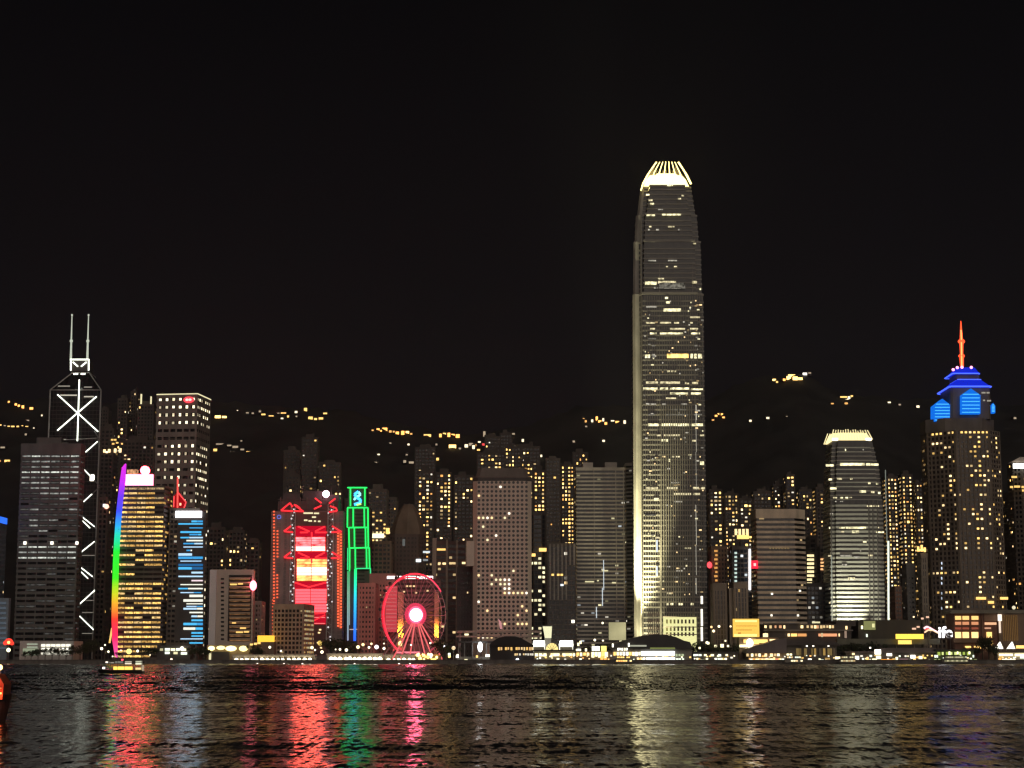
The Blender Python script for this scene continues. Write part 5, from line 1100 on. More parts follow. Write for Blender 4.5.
CL = [
 ('orange lit house in the row on the hill behind the zigzag tower', 'orange hill houses by the zigzag tower', [(10,403,2,2.6,O1),(17,405,1.6,2,O1),(20,406.4,1.6,2,O1),(24,407.5,3,2.6,O1),(32.5,409,2.4,2.2,O1),(43,416,1.6,1.4,W1)]),
 ('small house in the thin warm row below the orange ones, behind the zigzag tower', 'warm row by the zigzag tower', [(1.5,425.6,2,1.2,Y2),(6,426.2,1.6,1,D1),(10,426.8,2,1,Y2),(14,427,3,1.2,Y2),(19,427,2,1.2,Y2),(23,426.8,3,1.4,Y2),(28,427,2.2,1,Y2),(35,428.6,1.4,1,W1),(29,421,3,1.2,D1),(27,435,2.6,2.4,D1),(4,448,4,1.2,D1)]),
 ('wide orange house low on the hill over the grey bank tower', 'orange pair over the bank tower', [(1,461.5,2,1.6,O2),(8.5,461.5,5,2.2,Y2)]),
 ('small lit house between the zigzag tower and the dotted square tower', 'houses between zigzag and dotted towers', [(106.5,424.5,4,2,O2),(102,429,2,2.4,O1),(122,423,2.4,2.4,W1),(127,421,2,2.6,W1),(142.5,424,2.6,3,O1),(143,417,1.8,2,Y2),(148,409,3.6,2,Y2),(156,409,1.6,1.6,W1),(144,434.6,1.4,2,Y2),(148,435.8,4,2.4,Y2),(146,447,2,3,D1),(152,448,3,2.6,D1),(107,466,3.6,3,O2),(106,470.5,3,3,O1),(131,450,3,1,Y2),(99,493,2.4,3,Y2),(108,408.6,1.4,2,D1),(125,409.6,3,1.6,D1),(155,420.4,1.2,1.4,D1)]),
 ('bright house in the pair just beside the top of the dotted square tower', 'bright pair by the dotted tower', [(218.5,417.4,4.5,2.4,Y1),(225,417.6,3,2.2,Y1)]),
 ('small lit house in the upper row between dotted tower and red neon bank', 'upper row over the red neon bank', [(238,411.4,1.8,1.6,W1),(248,413.4,3,1.4,D1),(253.4,413.8,1.6,1.4,D1),(260.5,412,2.4,1.6,D1),(264,415,3,2,Y2),(271.8,416.8,4,1.8,Y2),(279,414,2,1.2,D1),(284,413.6,5,1.4,Y2),(288.6,417,2,2,Y2),(282.6,419,1.8,1.6,W1),(296.6,412.6,2,2,W1),(297,417,1.6,1.4,D1),(306,410.6,3.4,3.4,Y2),(311,418.6,3,2.6,Y2),(316,419.6,2.4,1.8,Y2),(321.4,419,4.4,2.2,Y2),(325.6,414,3.2,1.6,Y2)]),
 ('house on the dim curved road below the bright pair, beside the dotted tower', 'curved road houses', [(221,444.6,6,1.4,D1),(230,446,5,1.4,D1),(236,447.4,4,2,D1),(243,450,3.6,1.6,D1),(249.6,453,4.4,2.6,Y2),(233,453,3,2.4,D1),(216,450.5,3,2,Y2),(242,441.4,1.4,1.4,D1)]),
 ('bright orange house in the long row high above the ferris wheel', 'orange row above the wheel', [(373,430.8,2.4,1.6,O2),(378.4,430.4,2.6,3.4,O1),(381.4,431.4,1.6,2.2,O1),(385,430.6,4.4,3.8,O1),(390.6,432,2.2,2,O2),(394,432.2,1.8,1.8,O2),(397.6,433.6,3.4,2.6,O1),(403,433.4,3,3,O1),(407.6,433.2,3,4,Y1),(411.4,434.4,1.6,1.6,O2)]),
 ('orange house in the broken second row above the ferris wheel, nearer the white slab', 'second orange row', [(427.6,436.6,5,4,Y2),(440.6,436,2.8,3,O1),(444.6,434.6,3.4,2.4,Y2),(449,435.4,2.8,3.4,O1),(453,436.4,2.8,3,O1),(457.8,436.6,3,3,O1)]),
 ('lone white lamp house on the dark slope above the ferris wheel', 'lone lamps above the wheel', [(390.4,444,1.6,1.4,D1),(408.8,445,2,1.8,W1),(428.4,445.6,1.6,1.4,D1),(436.6,445,1.4,1.4,D1),(379,455,1.8,1.6,W1),(407,455.2,1.6,1.6,D1),(418.6,453.6,2,2,W1),(376,463,2.4,1.4,D1),(405,462,2,2,D1),(411.6,463,4,1.8,D1),(421.6,464,1.6,1.6,D1)]),
 ('lit house in the dense patch of hill lights over the white slab with round windows', 'dense hill lights over the white slab', [(452.6,447,6.4,4,Y1),(460,449,2,1.8,D1),(466.4,446.4,2.8,2.6,W1),(471,445,3,3,D1),(475,446,3,3.4,O2),(479.4,443.6,3,3,W1),(483.6,445.4,2,3,em((1,.08,.08),1)),(478.6,450.4,3,2,Y2),(484.4,435,2.4,5,D1),(487,437.4,3.4,2,D1),(502.6,440.4,2.6,2.4,W1),(500.4,444,2,2,W1),(510.4,434.4,6,1.4,D1),(513.4,447,5,1.8,W1),(522.8,441,2.4,2.4,W1),(519.4,452.4,2,2,W1),(488.4,452.4,3,3,W1),(492.8,456,3,3.6,W1),(492,461,3.6,1.8,W1),(489.6,468.2,5,1.8,W1),(507.4,464,3,4,D1),(518.6,464.6,4.4,4.4,Y2),(523,460.6,2.2,2,W1),(529,455.6,3.4,3.6,W1),(540,456.4,3,2.6,W1),(528.6,450,2.2,1.4,W1),(473.6,447.6,1.8,3,W1),(437.6,459.6,3.4,2.2,Y2),(433.4,465,4.4,2.8,Y2)]),
 ('small orange house in the hilltop row beside the tallest tower, over the striped slab', 'hilltop row by the tallest tower', [(583.6,419.6,2,2.4,O2),(585.6,422,1.6,3,O2),(592,421.4,2.6,2.6,W1),(596.6,419,1.6,3.6,O1),(599.6,422,3,2.4,O1),(603,420.6,1.6,4,W1),(605.6,424,2,2,O1),(612.4,421.4,2.6,1.4,W1),(617,422.6,3,2.2,O1),(624.4,422.6,2,3,W1),(586,427,1.6,1,D1),(603.4,441.4,2,1.8,W1),(573.6,442,1.6,1.4,D1)]),
 ('small lit house in the cluster just past the tallest tower', 'cluster past the tallest tower', [(712.6,420.6,1.6,1.8,O2),(715.6,416.4,1.8,1.6,O1),(718.4,414.6,2.6,1.6,Y2),(721.4,415,2,1.8,O1),(723,418,3,1.4,O1)]),
 ('lit house in the brilliant golden cluster on the peak', 'golden cluster on the peak', [(773.6,381,4,3.4,Y1),(776.4,382.6,2.4,1.6,Y2),(783.6,380.4,2.4,2,O1),(788,378.6,3,3.2,Y1),(791,376.6,6,2.6,Y1),(794.6,379,5,4,Y1),(799.6,379.4,4,2.4,Y1),(804.6,374.6,4.6,3,em((1,.95,.8),3.2)),(809,373.6,2.6,1.4,D1)]),
 ('small house in the pale trio on the hill above the shorter crowned tower', 'pale trio over the crowned tower', [(843,397.6,5,1.6,Y2),(846.6,398.6,4,3.6,em((1,.9,.6),1.6)),(850.4,396.8,2.6,2,Y2),(831.6,404.2,2,1.4,O2),(845.4,404,2.4,1.4,O2)]),
 ('lone white lamp house far up the dark slope near the blue crowned tower', 'lone lamps by the blue crowned tower', [(888.4,403,3,1.6,W1),(898.8,405.2,2.6,1.2,D1),(917,407.2,2,2,W1),(1013.8,418.8,1.6,1.8,D1),(749.8,421.4,1.8,1.6,W1),(767.2,418.6,2.2,1.8,W1),(786.2,417,1.6,1,D1)]),
]
ORD = 'first second third fourth fifth sixth seventh eighth ninth tenth eleventh twelfth thirteenth fourteenth fifteenth sixteenth seventeenth eighteenth nineteenth twentieth'.split()
def ordinal(k): return ORD[k] if k < 20 else 'twenty-' + ORD[k-20] if k < 29 else 'thirtieth' if k == 29 else 'thirty-' + ORD[k-30] if k < 39 else 'fortieth'
LOOK = {id(O1): 'bright orange', id(O2): 'dull orange', id(Y1): 'bright yellow', id(Y2): 'yellow', id(W1): 'white lit', id(D1): 'dim'}
for lab, g, items in CL:
    for k, it in enumerate(sorted(items, key=lambda q: q[0])): villa(*it, LOOK.get(id(it[4]), 'small') + ' house, ' + ordinal(k) + ' from the left of the ' + g, g)
# ------------------------------------------------------------------ piers and low waterfront buildings
def curved(b, pts, D, depth, base_py):
    """A roof outline in the photo pulled back along the pier."""
    P = [W(x, y, D) for x, y in pts]; z0 = W(0, base_py, D).z
    b.extr([(P[0].x, z0)] + [(p.x, p.z) for p in P] + [(P[-1].x, z0)], D, D + depth)
PIERD = 1338
WD = [em(WHT, 2.4), em(PALE, 1.8), em(WARM, 1.8), em(YEL, 1.6), em((.9,1,.8), 1.4), em(ORG, 1.5), em(YEL, .8)]
def pier(name, label, cat, x0, x1, ytop, D=PIERD, depth=26, roof=None, base=661, wm=C_DARK, rm=C_ROOF, zb=-1.5, busy=True):
    t = thing(name, label, cat, (W((x0+x1)/2, 660, D).x, D, zb))
    b = MB(); pbox(b, x0, ytop, x1, base, D, depth, zb); b.build('wall', wm, t)
    b = MB()
    if roof: curved(b, roof, D - 2.5, depth + 5, ytop)
    else: pbox(b, x0-.8, ytop-1.2, x1+.8, ytop, D-1.6, depth+3)
    b.build('roof', rm, t)
    b = MB(); pbox(b, x0-1, 662.0, x1+1, 663.2, D-6, depth+8); b.build('landing', C_GREY, t)
    if busy:   # lamps strung along the landing stage and under the eaves
        r = random.Random(int(x0)); x = x0 + 1
        while x < x1 - 1:
            if r.random() < .75:
                y = r.choice((655.4, 657, 658.4, 660)) + r.uniform(-.5, .5); s = r.uniform(.8, 1.7); pwin(t, x, y, x+s*r.uniform(1, 1.7), y+s, D-5.6 if y > 657.5 else D-2.4, r.choice(WD + [em(WHT, 1.0), em(PALE, 3.0), em((1,.6,.25), 1.8)]), 'lamp')
            x += r.uniform(1.6, 3.4)
    return t
def dotsrow(t, y, h, xs, mats, D, w_=2.2, seed=0, name='window'):
    r = random.Random(seed)
    for x in xs: pwin(t, x, y, x+w_*r.uniform(.8,1.2), y+h*r.uniform(.85,1.1), D, r.choice(mats), name)
fr = lambda a, c, s: [a + s*k for k in range(int((c-a)/s)+1)]
# the dark arched pier
t = pier('pier_building', 'black pier hall with a low domed roof and one broken row of yellow windows', 'pier', 490, 533.5, 645.5, 1336, 30, [(489,645.5),(493,641),(498,638),(505,636.3),(515,636.3),(521,638),(528,642),(534.5,645.5)], busy=False, wm=wall('black_pier', (.035,.03,.03)), rm=wall('black_pier_roof', (.03,.027,.028)))
dotsrow(t, 647.2, 3, [498,500.5,505,507.5,510.5,515.6,518,521,523.6,526.2,529,531.4], [em(YEL,.9), em((1,.6,.25),.7), em(WARM,.9)], 1335.4, 1.9, 1); dotsrow(t, 653.4, 2, [514.5,516.6,519,523,525,527.4,529.8,531.6], [em(WARM,.8), em(WHT,.7)], 1335.4, 1.6, 2)
b = MB(); b.ball(W(517.4,660.6,1333), 1.3, 8, 6, 1.3); b.build('lamp', em(COOL, 4), t)
# framed pier head with a white lamp
t = thing('pier_building', 'open grey framed pier head with a white lamp beside the black domed pier', 'pier', (W(475,660,1340).x, 1340, -1.5))
b = MB(); pbox(b, 457, 641, 494, 643, 1342, 14); b.build('roof', C_DARK, t)
for x in (458, 464, 472, 486, 489.5, 493): b = MB(); pbox(b, x, 643, x+.9, 662, 1340.5, 1.5, -1.5); b.build('post', C_GREY, t)
b = MB(); pbox(b, 457, 656.6, 494, 661, 1341, 16, -1.5); b.build('deck', C_GREY, t)
b = MB(); b.ball(W(480.2,647,1338), 1.7, 10, 8, 2.1); b.build('lamp', em((.97,1,1), 7, True), t)
for x0,x1,y,m in ((485.5,489.6,654.4,WD[0]),(476,478,655.3,WD[3]),(448,450.5,653,WD[4]),(456,458.6,655.4,WD[0]),(464.5,467.6,659.2,WD[1]),(452,455,647,em(WARM,.8))): pwin(t, x0, y, x1, y+2.4, 1339, m, 'lamp')
t = thing('footbridge', 'grey two level footbridge crossing at the foot of the white slab with round windows', 'footbridge', (W(500,640,1410).x, 1410, GZ))
for y, h in ((630.6, 2.2), (635.6, 1.8)): b = MB(); pbox(b, 456, y, 541, y+h, 1410, 6); b.build('deck', wall('bridge_concrete', (.44,.35,.30)), t)
for x in (459, 480, 500, 520, 538): b = MB(); pbox(b, x, 632.5, x+1.8, 660, 1411.5, 3, GZ); b.build('column', C_GREY, t)
pwin(t, 464.5, 633.6, 468.6, 635.4, 1409.5, em(PALE, 1.4), 'lamp'); b = MB(); b.extr([(p.x,p.z) for p in (W(498.2,618.5,1409),W(501.2,622,1409),W(502.4,629,1409),W(500,629,1409))], 1408.6, 1409.4); b.build('banner', em((1,.45,.45), .5), t)
# ferry pier with the clock tower
t = pier('ferry_pier', 'ferry pier with two blazing white roof lanterns, an arched window and yellow openings', 'ferry pier', 534, 575, 651, 1337, 30, wm=wall('cream_pier', (.30,.28,.22)))
for a, c in ((533.6,544.4),(560,572.6)):
    b = MB(); P = [W(a-.8,644,1338), W(a+1.5,640.4,1338), W(c-1.5,640.4,1338), W(c+.8,644,1338), W(c,652,1338), W(a,652,1338)]; b.extr([(p.x,p.z) for p in P], 1338.5, 1350); o = b.build('lantern', em((1,1,.82), 2.0, True), t)
    b = MB(); pbox(b, a, 646.8, c, 652, 1337.5, .9); b.build('lantern_wall', wall('lantern_wall', (.5,.48,.36)), o)
    pwin(t, a-.3, 640.8, c+.3, 645.8, 1337.4, em((1,1,.86), 4.5, True), 'lantern_light')
b = MB(); c_ = W(552, 650.5, 1337); ringp = [(c_.x + 4.6*math.cos(math.pi*k/14), c_.z + 5.4*math.sin(math.pi*k/14)) for k in range(15)]
b.extr(ringp, 1336.6, 1337.2); aw = b.build('arch_window', em((1,.78,.28), 1.1), t)
b = MB()
for k in (3, 5, 7, 9, 11): a_ = math.pi*k/14; b.tube((c_.x, 1336.4, c_.z), (c_.x + 4.6*math.cos(a_), 1336.4, c_.z + 5.4*math.sin(a_)), .18, 4)
b.build('glazing_bar', C_DARK, aw)
dotsrow(t, 653.4, 2.8, [535,539,543.5,550.6,553.4,556.4,562.4,566,569.4,572.6], [WD[1],WD[1],WD[3],WD[2]], 1336.4, 2.8, 5)
ct = thing('clock_tower', 'small clock tower with a pale lit square face above the ferry pier', 'clock tower', (W(548,645,1352).x, 1352, GZ))
b = MB(); pbox(b, 544.6, 638, 551.2, 660, 1352, 6, GZ); b.build('shaft', C_GREY, ct)
b = MB(); P = [W(542.8,626.4,1351), W(552,626.4,1351), W(551.3,638,1351), W(545,638,1351), W(544.2,633,1351)]; b.extr([(p.x,p.z) for p in P], 1351, 1358); b.build('head', em((1,.97,.60), .85, True), ct)
b = MB(); pbox(b, 542.4, 625.4, 552.4, 626.4, 1350.6, 8); b.build('cap', C_DARK, ct)
# yellow lit pier
t = pier('ferry_pier', 'low pier with yellow lit openings and a bright sign, between two ferry piers', 'ferry pier', 575.5, 612, 651.5, 1338, 26, wm=C_BROWN)
dotsrow(t, 652.6, 3.4, fr(576.5, 590, 3.4), WD[1:4], 1337.2, 2.8, 7); dotsrow(t, 652, 5, fr(591.5, 605, 3.3), [WD[1], WD[3], WD[2]], 1337.2, 3.2, 8); dotsrow(t, 656, 4, (600.4, 604), [WD[5]], 1337, 3, 9)
pwin(t, 592, 646.4, 599.5, 650.6, 1336, em((1,1,.85), 3, True), 'sign'); pwin(t, 601, 646, 606.5, 651.5, 1336, em((1,.85,.2), 1.4), 'sign'); pwin(t, 576, 649, 581, 651, 1336.6, WD[1], 'sign')
for x, y in ((585,648.4),(579.5,640.8),(577.3,642.8)): pwin(t, x, y, x+2, y+3, 1336.6, WD[1], 'lamp')
# pale billboard
def billboard(label, x0, y0, x1, y1, D, mat, stripes=()):
    t = thing('billboard', label, 'billboard', (W((x0+x1)/2, 650, D).x, D, GZ))
    b = MB(); pbox(b, x0, y0, x1, y1, D, 2.2); b.build('panel', mat, t)
    b = MB()
    for a, c, e_, f_ in ((x0-.5,x0,y0-.5,y1+.5),(x1,x1+.5,y0-.5,y1+.5),(x0,x1,y0-.5,y0),(x0,x1,y1,y1+.5)): pbox(b, a, e_, c, f_, D-.5, 3)
    b.build('frame', C_DARK, t)
    for x in (x0 + (x1-x0)*.2, x0 + (x1-x0)*.8): b = MB(); pbox(b, x-.5, y1, x+.5, 660, D+.4, 1.2, GZ); b.build('post', C_DARK, t)
    for a, e_, c, f_, m in stripes: pwin(t, a, e_, c, f_, D-.1, m, 'picture_stripe')
    return t
billboard('plain pale olive lit billboard at the foot of the dark striped slab', 608.8, 622.3, 626, 640, 1366, em_room((.62,.56,.30), .62, .02, True))
billboard('large golden billboard at the foot of the ribbed beige block', 733, 618.8, 759.4, 637, 1368, em((1,.58,.10), 1.0, True), [(735,620,757,622,em((1,.75,.25),1.3)),(736,625.5,757,626.4,em((.8,.42,.06),.8)),(736,629.5,752,630.4,em((.7,.36,.05),.8)),(734,634,757,636.6,em((1,.68,.2),1.5)),(738,632.4,741,634.4,em((.75,.3,.05),.8))])
t = thing('shop_row', 'low row of bright yellow shops with big white lamp below the golden billboard', 'shops', (W(752,645,1362).x, 1362, GZ))
b = MB(); pbox(b, 739, 637.6, 779, 660, 1362, 16, GZ); b.build('wall', C_BROWN, t)
for x0,x1,y,h,m in ((743.5,748,639.5,3.4,WD[3]),(753.4,767.6,639.4,3.6,WD[3]),(769.6,777,639.2,2.8,WD[2]),(739.5,748,644.6,2.6,WD[1]),(751,759,642.2,2,WD[3]),(763,768,633.4,3.6,WD[2])): pwin(t, x0, y, x1, y+h, 1361, m)
b = MB(); b.ball(W(749.8,643,1358), 2.5, 12, 8, 1.25); b.build('lamp', em((1,.90,.62), 8, True), t)
# curved roof pier below the tallest tower
RT = [(611,648),(614,644.6),(622,641.4),(632,638.2),(643,635.6),(655,634.4),(666,634.6),(676,637),(684,640.6),(690,642),(691.5,645),(692.5,649)]
t = pier('ferry_pier', 'ferry pier with long dark curved roof and dazzling white decks under the tallest tower', 'ferry pier', 612, 692, 649, 1337, 34, RT, wm=C_GREY)
pwin(t, 641, 651.4, 674.6, 655.4, 1336.2, em((.98,1,.9), 3.0, True), 'deck_light'); pwin(t, 647, 657.4, 675, 661.4, 1336.2, em((.98,1,.9), 2.6, True), 'deck_light')
dotsrow(t, 652, 3.6, fr(613.5, 640, 3.1), WD[:4], 1336.4, 2.4, 11); dotsrow(t, 648, 2.6, [617.5,619.4,621.6,624,626], [WD[1],WD[0]], 1334, 1.4, 12); dotsrow(t, 657.6, 3.2, fr(637, 646, 3), WD[:3], 1336.4, 2.4, 13)
pwin(t, 630, 645, 646.5, 646.6, 1333, em((.8,.8,.6), .45), 'skylight'); pwin(t, 650, 647.5, 675, 649.2, 1334, em((.45,.5,.15), .35), 'soffit_light'); 
for x, y in ((612,643.6),(628,643)): pwin(t, x, y, x+1.6, y+3.6, 1332, WD[0], 'lamp')
dotsrow(t, 654, 2.4, [675.6,678.5,681.5], [em((.75,.85,.5), .6)], 1336.4, 2.2, 14); dotsrow(t, 658.4, 3, [676,679,682.2], [WD[4], WD[1]], 1336.4, 2.2, 15)
t = pier('ferry_pier', 'low long pier with two rows of scattered pale yellow lamps, beside the curved roof pier', 'ferry pier', 693, 738, 653, 1339, 20, wm=C_DARK)
dotsrow(t, 654.2, 2, [693.4,696,699,704,710.6,718,725.6], [WD[1],WD[4]], 1338, 2.8, 16); dotsrow(t, 658, 2.4, [687,696.4,705.8,715,717.6,719.6,722,725], [WD[1],WD[4],WD[1]], 1338, 2.2, 17)
for x, y, s in ((686.2,646,3),(698.6,647,2),(707,642,2.4),(714.4,645,2.6),(720.4,644,3.4),(727,645,2),(724.6,640,1.6)): pwin(t, x, y, x+s, y+s, 1356, WD[1], 'lamp')
# big purple roofed pier
t = pier('ferry_pier', 'wide pier with a sweeping purplish roof rising to one side and yellow shop rows', 'ferry pier', 748, 786, 653, 1337, 36, [(746.5,653),(748,649),(756,645.6),(766,643.6),(774,641),(782,638.6),(786.5,638.2)], wm=C_BROWN, rm=wall('purplish_roof', (.20,.165,.16), .6))
dotsrow(t, 653.6, 2.8, [746.4,751,755,758.4,764.6,770,774,777,786.6,789.6], [WD[1],WD[2],em(WARM,.8),WD[1]], 1335.6, 2.6, 18)
dotsrow(t, 658.6, 3.6, fr(749.6, 783, 2.9), [WD[2],WD[1],WD[5],WD[1],WD[4],em((1,.35,.2),1.2)], 1336, 2.7, 19)
t = pier('ferry_pier', 'glazed pier hall with dim amber columns under a flat dark roof', 'ferry pier', 787, 837, 645.4, 1340, 34, [(785,645.4),(787,639.4),(800,638.8),(820,639.6),(836,642),(840,645.4)], wm=C_DARK, rm=wall('flat_dark_roof', (.10,.085,.08)))
dotsrow(t, 648.4, 8, [796,799,804,811,814,819,823,827.4,830,833], [em((.8,.55,.2), .14), em((.8,.55,.2), .22), em((.7,.5,.3), .08), em((.9,.55,.15), .38)], 1339, 2.6, 20, 'column_light')
for x, y in ((806,645),(812.4,645),(827.6,645)): pwin(t, x, y, x+1.7, y+1.6, 1338, WD[0], 'lamp')
for x0,x1,y,m in ((791.6,799,657,WD[1]),(792,800,660.6,WD[4]),(804.6,814,660.2,WD[1]),(808,811.6,658.6,WD[0]),(818.6,823.6,659.4,WD[4]),(800.6,803,657.2,WD[6]),(825,830,657.8,em(YEL,.4)),(835,845,656.6,WD[1]),(835.6,846,660.4,WD[4])): pwin(t, x0, y, x1, y+2.6, 1336, m)
t = pier('ferry_pier', 'low greyish pier with mixed white lights and an orange lit sign', 'ferry pier', 846, 935, 652.6, 1340, 24, wm=C_DARK, rm=wall('mauve_roof', (.19,.155,.145), .6))
b = MB(); pbox(b, 880.5, 648, 935, 652.4, 1341, 20); b.build('upper_roof', wall('mauve_roof', (.19,.155,.145)), t)
for x0,x1,y,h,m in ((852,854.6,653,2,WD[2]),(855,859,656,3.6,WD[0]),(862,864,658,2,WD[4]),(866,868.6,657.6,2.4,WD[3]),(869.6,872,655,2,WD[4]),(874.6,881,649.4,5,WD[0]),(872,877,658.6,3,WD[1]),(876,881,655.6,3.4,WD[1]),(886.6,892,653.4,2.6,WD[0]),(881,894.6,659.2,4,em((1,.36,.04),1.3)),(895.6,898,657,3,WD[1]),(910.4,915.4,655,3.4,WD[0]),(918.6,922.4,656,3,WD[1]),(910,932,660.4,2.6,WD[1]),(922,924,654.6,3,em(YEL,.8)),(899,908,658.6,1,em((.7,.4,.4),.3)),(899,908,661,1,em((.7,.4,.4),.3)),(862,865,661,1.6,WD[4]),(869.4,871,647,1.6,WD[0])): pwin(t, x0, y, x1, y+h, 1338, m, 'light')
# green lit pier
t = pier('ferry_pier', 'small pier decked with green and yellow lamps beside dark waterside trees', 'ferry pier', 936, 974, 650.6, 1338, 22, wm=wall('green_pier', (.10,.12,.06)))
dotsrow(t, 652, 3.2, fr(937.5, 971, 4.2), [em((.65,.85,.15),.55), em((.8,.9,.3),.9)], 1336, 2.4, 23, 'lamp'); dotsrow(t, 651.6, 3, [948.4,956.8,968.4], [em((1,.95,.5),2)], 1335.6, 1.8, 24, 'lamp'); dotsrow(t, 655, 2.4, [934.4,936.4,960,972.6], [WD[4]], 1335.6, 1.8, 25, 'lamp')
dotsrow(t, 659, 2, fr(934, 974, 4), [em((.6,.7,.25),.5), em(PALE,.9), em((.6,.7,.25),.35)], 1335.6, 2.4, 26)
# pier at the edge with two white tents
t = pier('ferry_pier', 'bright pier at the picture edge, yellow decks, two small white tents on top', 'ferry pier', 997.5, 1045, 652, 1338, 24, wm=C_BEIGE)
for x0,x1,y,h,m in ((999,1013,653.6,2.4,WD[1]),(1014.6,1040,653.6,2.6,WD[1]),(1002,1015.5,659,4,em((1,.85,.5),2.4)),(1020,1030,656.4,2,WD[4]),(1021,1030,660.4,2,WD[4]),(1016,1040,645.4,3,WD[3]),(999,1003,656.4,1.4,em(YEL,.8))): pwin(t, x0, y, x1, y+h, 1336, m, 'deck_light')
for k, x in enumerate((1000, 1012)):
    te = thing('tent', ['white pyramid tent on the edge pier, the one nearer the dark trees', 'white pyramid tent on the edge pier, the one nearer the picture edge'][k], 'tent', W(x, 652, 1344))
    b = MB(); p = W(x-3.4, 648.8, 1344); q = W(x+3.4, 648.8, 1344); tp_ = W(x, 641.8, 1347)
    b.loft([[(p.x,1344,p.z),(q.x,1344,p.z),(q.x,1350,p.z),(p.x,1350,p.z)],[(tp_.x-.3,1346.7,tp_.z),(tp_.x+.3,1346.7,tp_.z),(tp_.x+.3,1347.3,tp_.z),(tp_.x-.3,1347.3,tp_.z)]]); b.build('canopy', em((1,.95,.78), 1.6), te)
    zz = W(x, 652, 1344).z
    for X_, Y_ in ((p.x,1344),(q.x,1344),(q.x,1350),(p.x,1350)): b = MB(); b.tube((X_,Y_,zz),(X_,Y_,p.z+.1),.15,5); b.build('pole', C_STEEL, te)
# mall podium with terraces
t = thing('shopping_mall', 'long low dark mall with reddish restaurant terraces under the shorter crowned tower', 'mall', (W(820,640,1400).x, 1400, GZ))
b = MB(); pbox(b, 766, 624, 852, 660, 1400, 60, GZ); pbox(b, 836, 620.5, 856, 626, 1402, 50); b.build('wall', C_DARK, t)
b = MB(); pbox(b, 764, 629.6, 853, 631, 1398, 5); pbox(b, 764, 622.8, 800, 624, 1398.6, 5); b.build('terrace_slab', C_GREY, t)
dotsrow(t, 625.4, 2.8, [764.4,769.4,774.6,779,783.4,800.6,806.6,810.6,814,816.4,820,823,826.4,829,831.6], [WD[2],em((1,.5,.25),.7),em(WARM,.8),WD[2]], 1397.6, 2.2, 30, 'lamp')
for x0,x1,m in ((787.6,790,WD[2]),(791,797,WD[3]),(797.6,806.5,em((1,.45,.15),.8)),(818.4,837,em((1,.42,.2),.9)),(838.6,839.8,WD[2])): pwin(t, x0, 633.6, x1, 636.4, 1397, m, 'restaurant_light')
for x0,x1,y,h,m in ((812,820,621.6,1.6,em(PALE,.8)),(821,823,633,4,em(PALE,.5)),(845.4,847.4,626,3.4,WD[2]),(844.4,846.8,631,7,em((.8,.55,.4),.35))): pwin(t, x0, y, x1, y+h, 1397, m, 'lamp')
t = thing('office_block', 'dark windowless block with a small olive lit screen beside the mall', 'block', (W(885,640,1404).x, 1404, GZ))
b = MB(); pbox(b, 858, 620, 922, 660, 1404, 40, GZ); b.build('wall', wall('olive_dark_wall', (.075,.068,.055)), t)
b = MB(); pbox(b, 864, 621, 875.6, 629.8, 1402, 1.8); s_ = b.build('screen', em((.42,.42,.16), .5), t); pwin(t, 872, 623.6, 874.6, 627.4, 1401.9, em((.9,.85,.4), .9), 'screen_picture'); pwin(t, 861, 625.6, 863, 629, 1402, WD[1], 'lamp'); pwin(t, 866, 634, 867.6, 637, 1402, WD[4], 'lamp')
for x, y, s in ((912,627.8,4),(916.6,626,3),(921,617.6,2.6),(926,616.2,3)): pwin(t, x, y, x+s, y+1.8, 1402, em((1,.6,.4), .9), 'lamp')
t = thing('elevated_road', 'pale greenish elevated walkway running in front of the dark block', 'walkway', (W(885,645,1378).x, 1378, GZ))
b = MB(); pbox(b, 837, 638.8, 940, 644.4, 1378, 7); b.build('deck', wall('greenish_concrete', (.17,.17,.125)), t)
for x in (842, 860, 878, 896, 914, 932): b = MB(); pbox(b, x, 644.4, x+1.5, 660, 1380.5, 2, GZ); b.build('column', C_GREY, t)
t = thing('led_sign', 'stacked golden LED sign, long bar over a short one, left of the white neon sign', 'sign', (W(908,645,1374).x, 1374, GZ))
t['label'] = 'golden LED sign of a long bar over a short one, beside the white neon sign'
pwin(t, 895.6, 634, 923.6, 639, 1374, em((1,.62,.08), 1.5), 'light_bar'); pwin(t, 898, 640.2, 911.6, 644.2, 1374, em((1,.62,.14), 1.4), 'light_bar')
b = MB()
for x in (900, 909, 919): pbox(b, x, 634, x+.8, 660, 1374.4, .8, GZ)
b.build('post', C_DARK, t)
# white neon sign
t = thing('neon_sign', 'white neon sign with a pink flowing ribbon leading into round letters', 'sign', (W(938,640,1372).x, 1372, GZ))
neon(t, 'ribbon', [(924,628.5),(926.5,626.6),(930,628),(934,630.4),(938,632.6)], 1372, .8, em((1,.55,.6), 1.6)); neon(t, 'ribbon', [(924.5,632.4),(928,630),(933,630.2),(938,633)], 1372, .6, em((1,.62,.35), 1.3)); neon(t, 'ribbon', [(925,629.6),(928.6,628.4)], 1371.6, .6, em((1,.1,.1), 1.2))
cu = bpy.data.curves.new('letters', 'FONT'); cu.body = 'ife'; cu.size = 11.5; cu.extrude = .3; cu.offset = .3; cu.materials.append(em((1,.97,1), 2.0, True))
fo = bpy.data.objects.new('letters', cu); LINK(fo); p = W(938.2, 637.4, 1371.5); fo.rotation_euler = (math.pi/2, 0, 0); fo.parent = t; fo.location = p - wloc(t)
bpy.context.view_layer.update()
me_ = bpy.data.meshes.new_from_object(fo.evaluated_get(bpy.context.evaluated_depsgraph_get()))
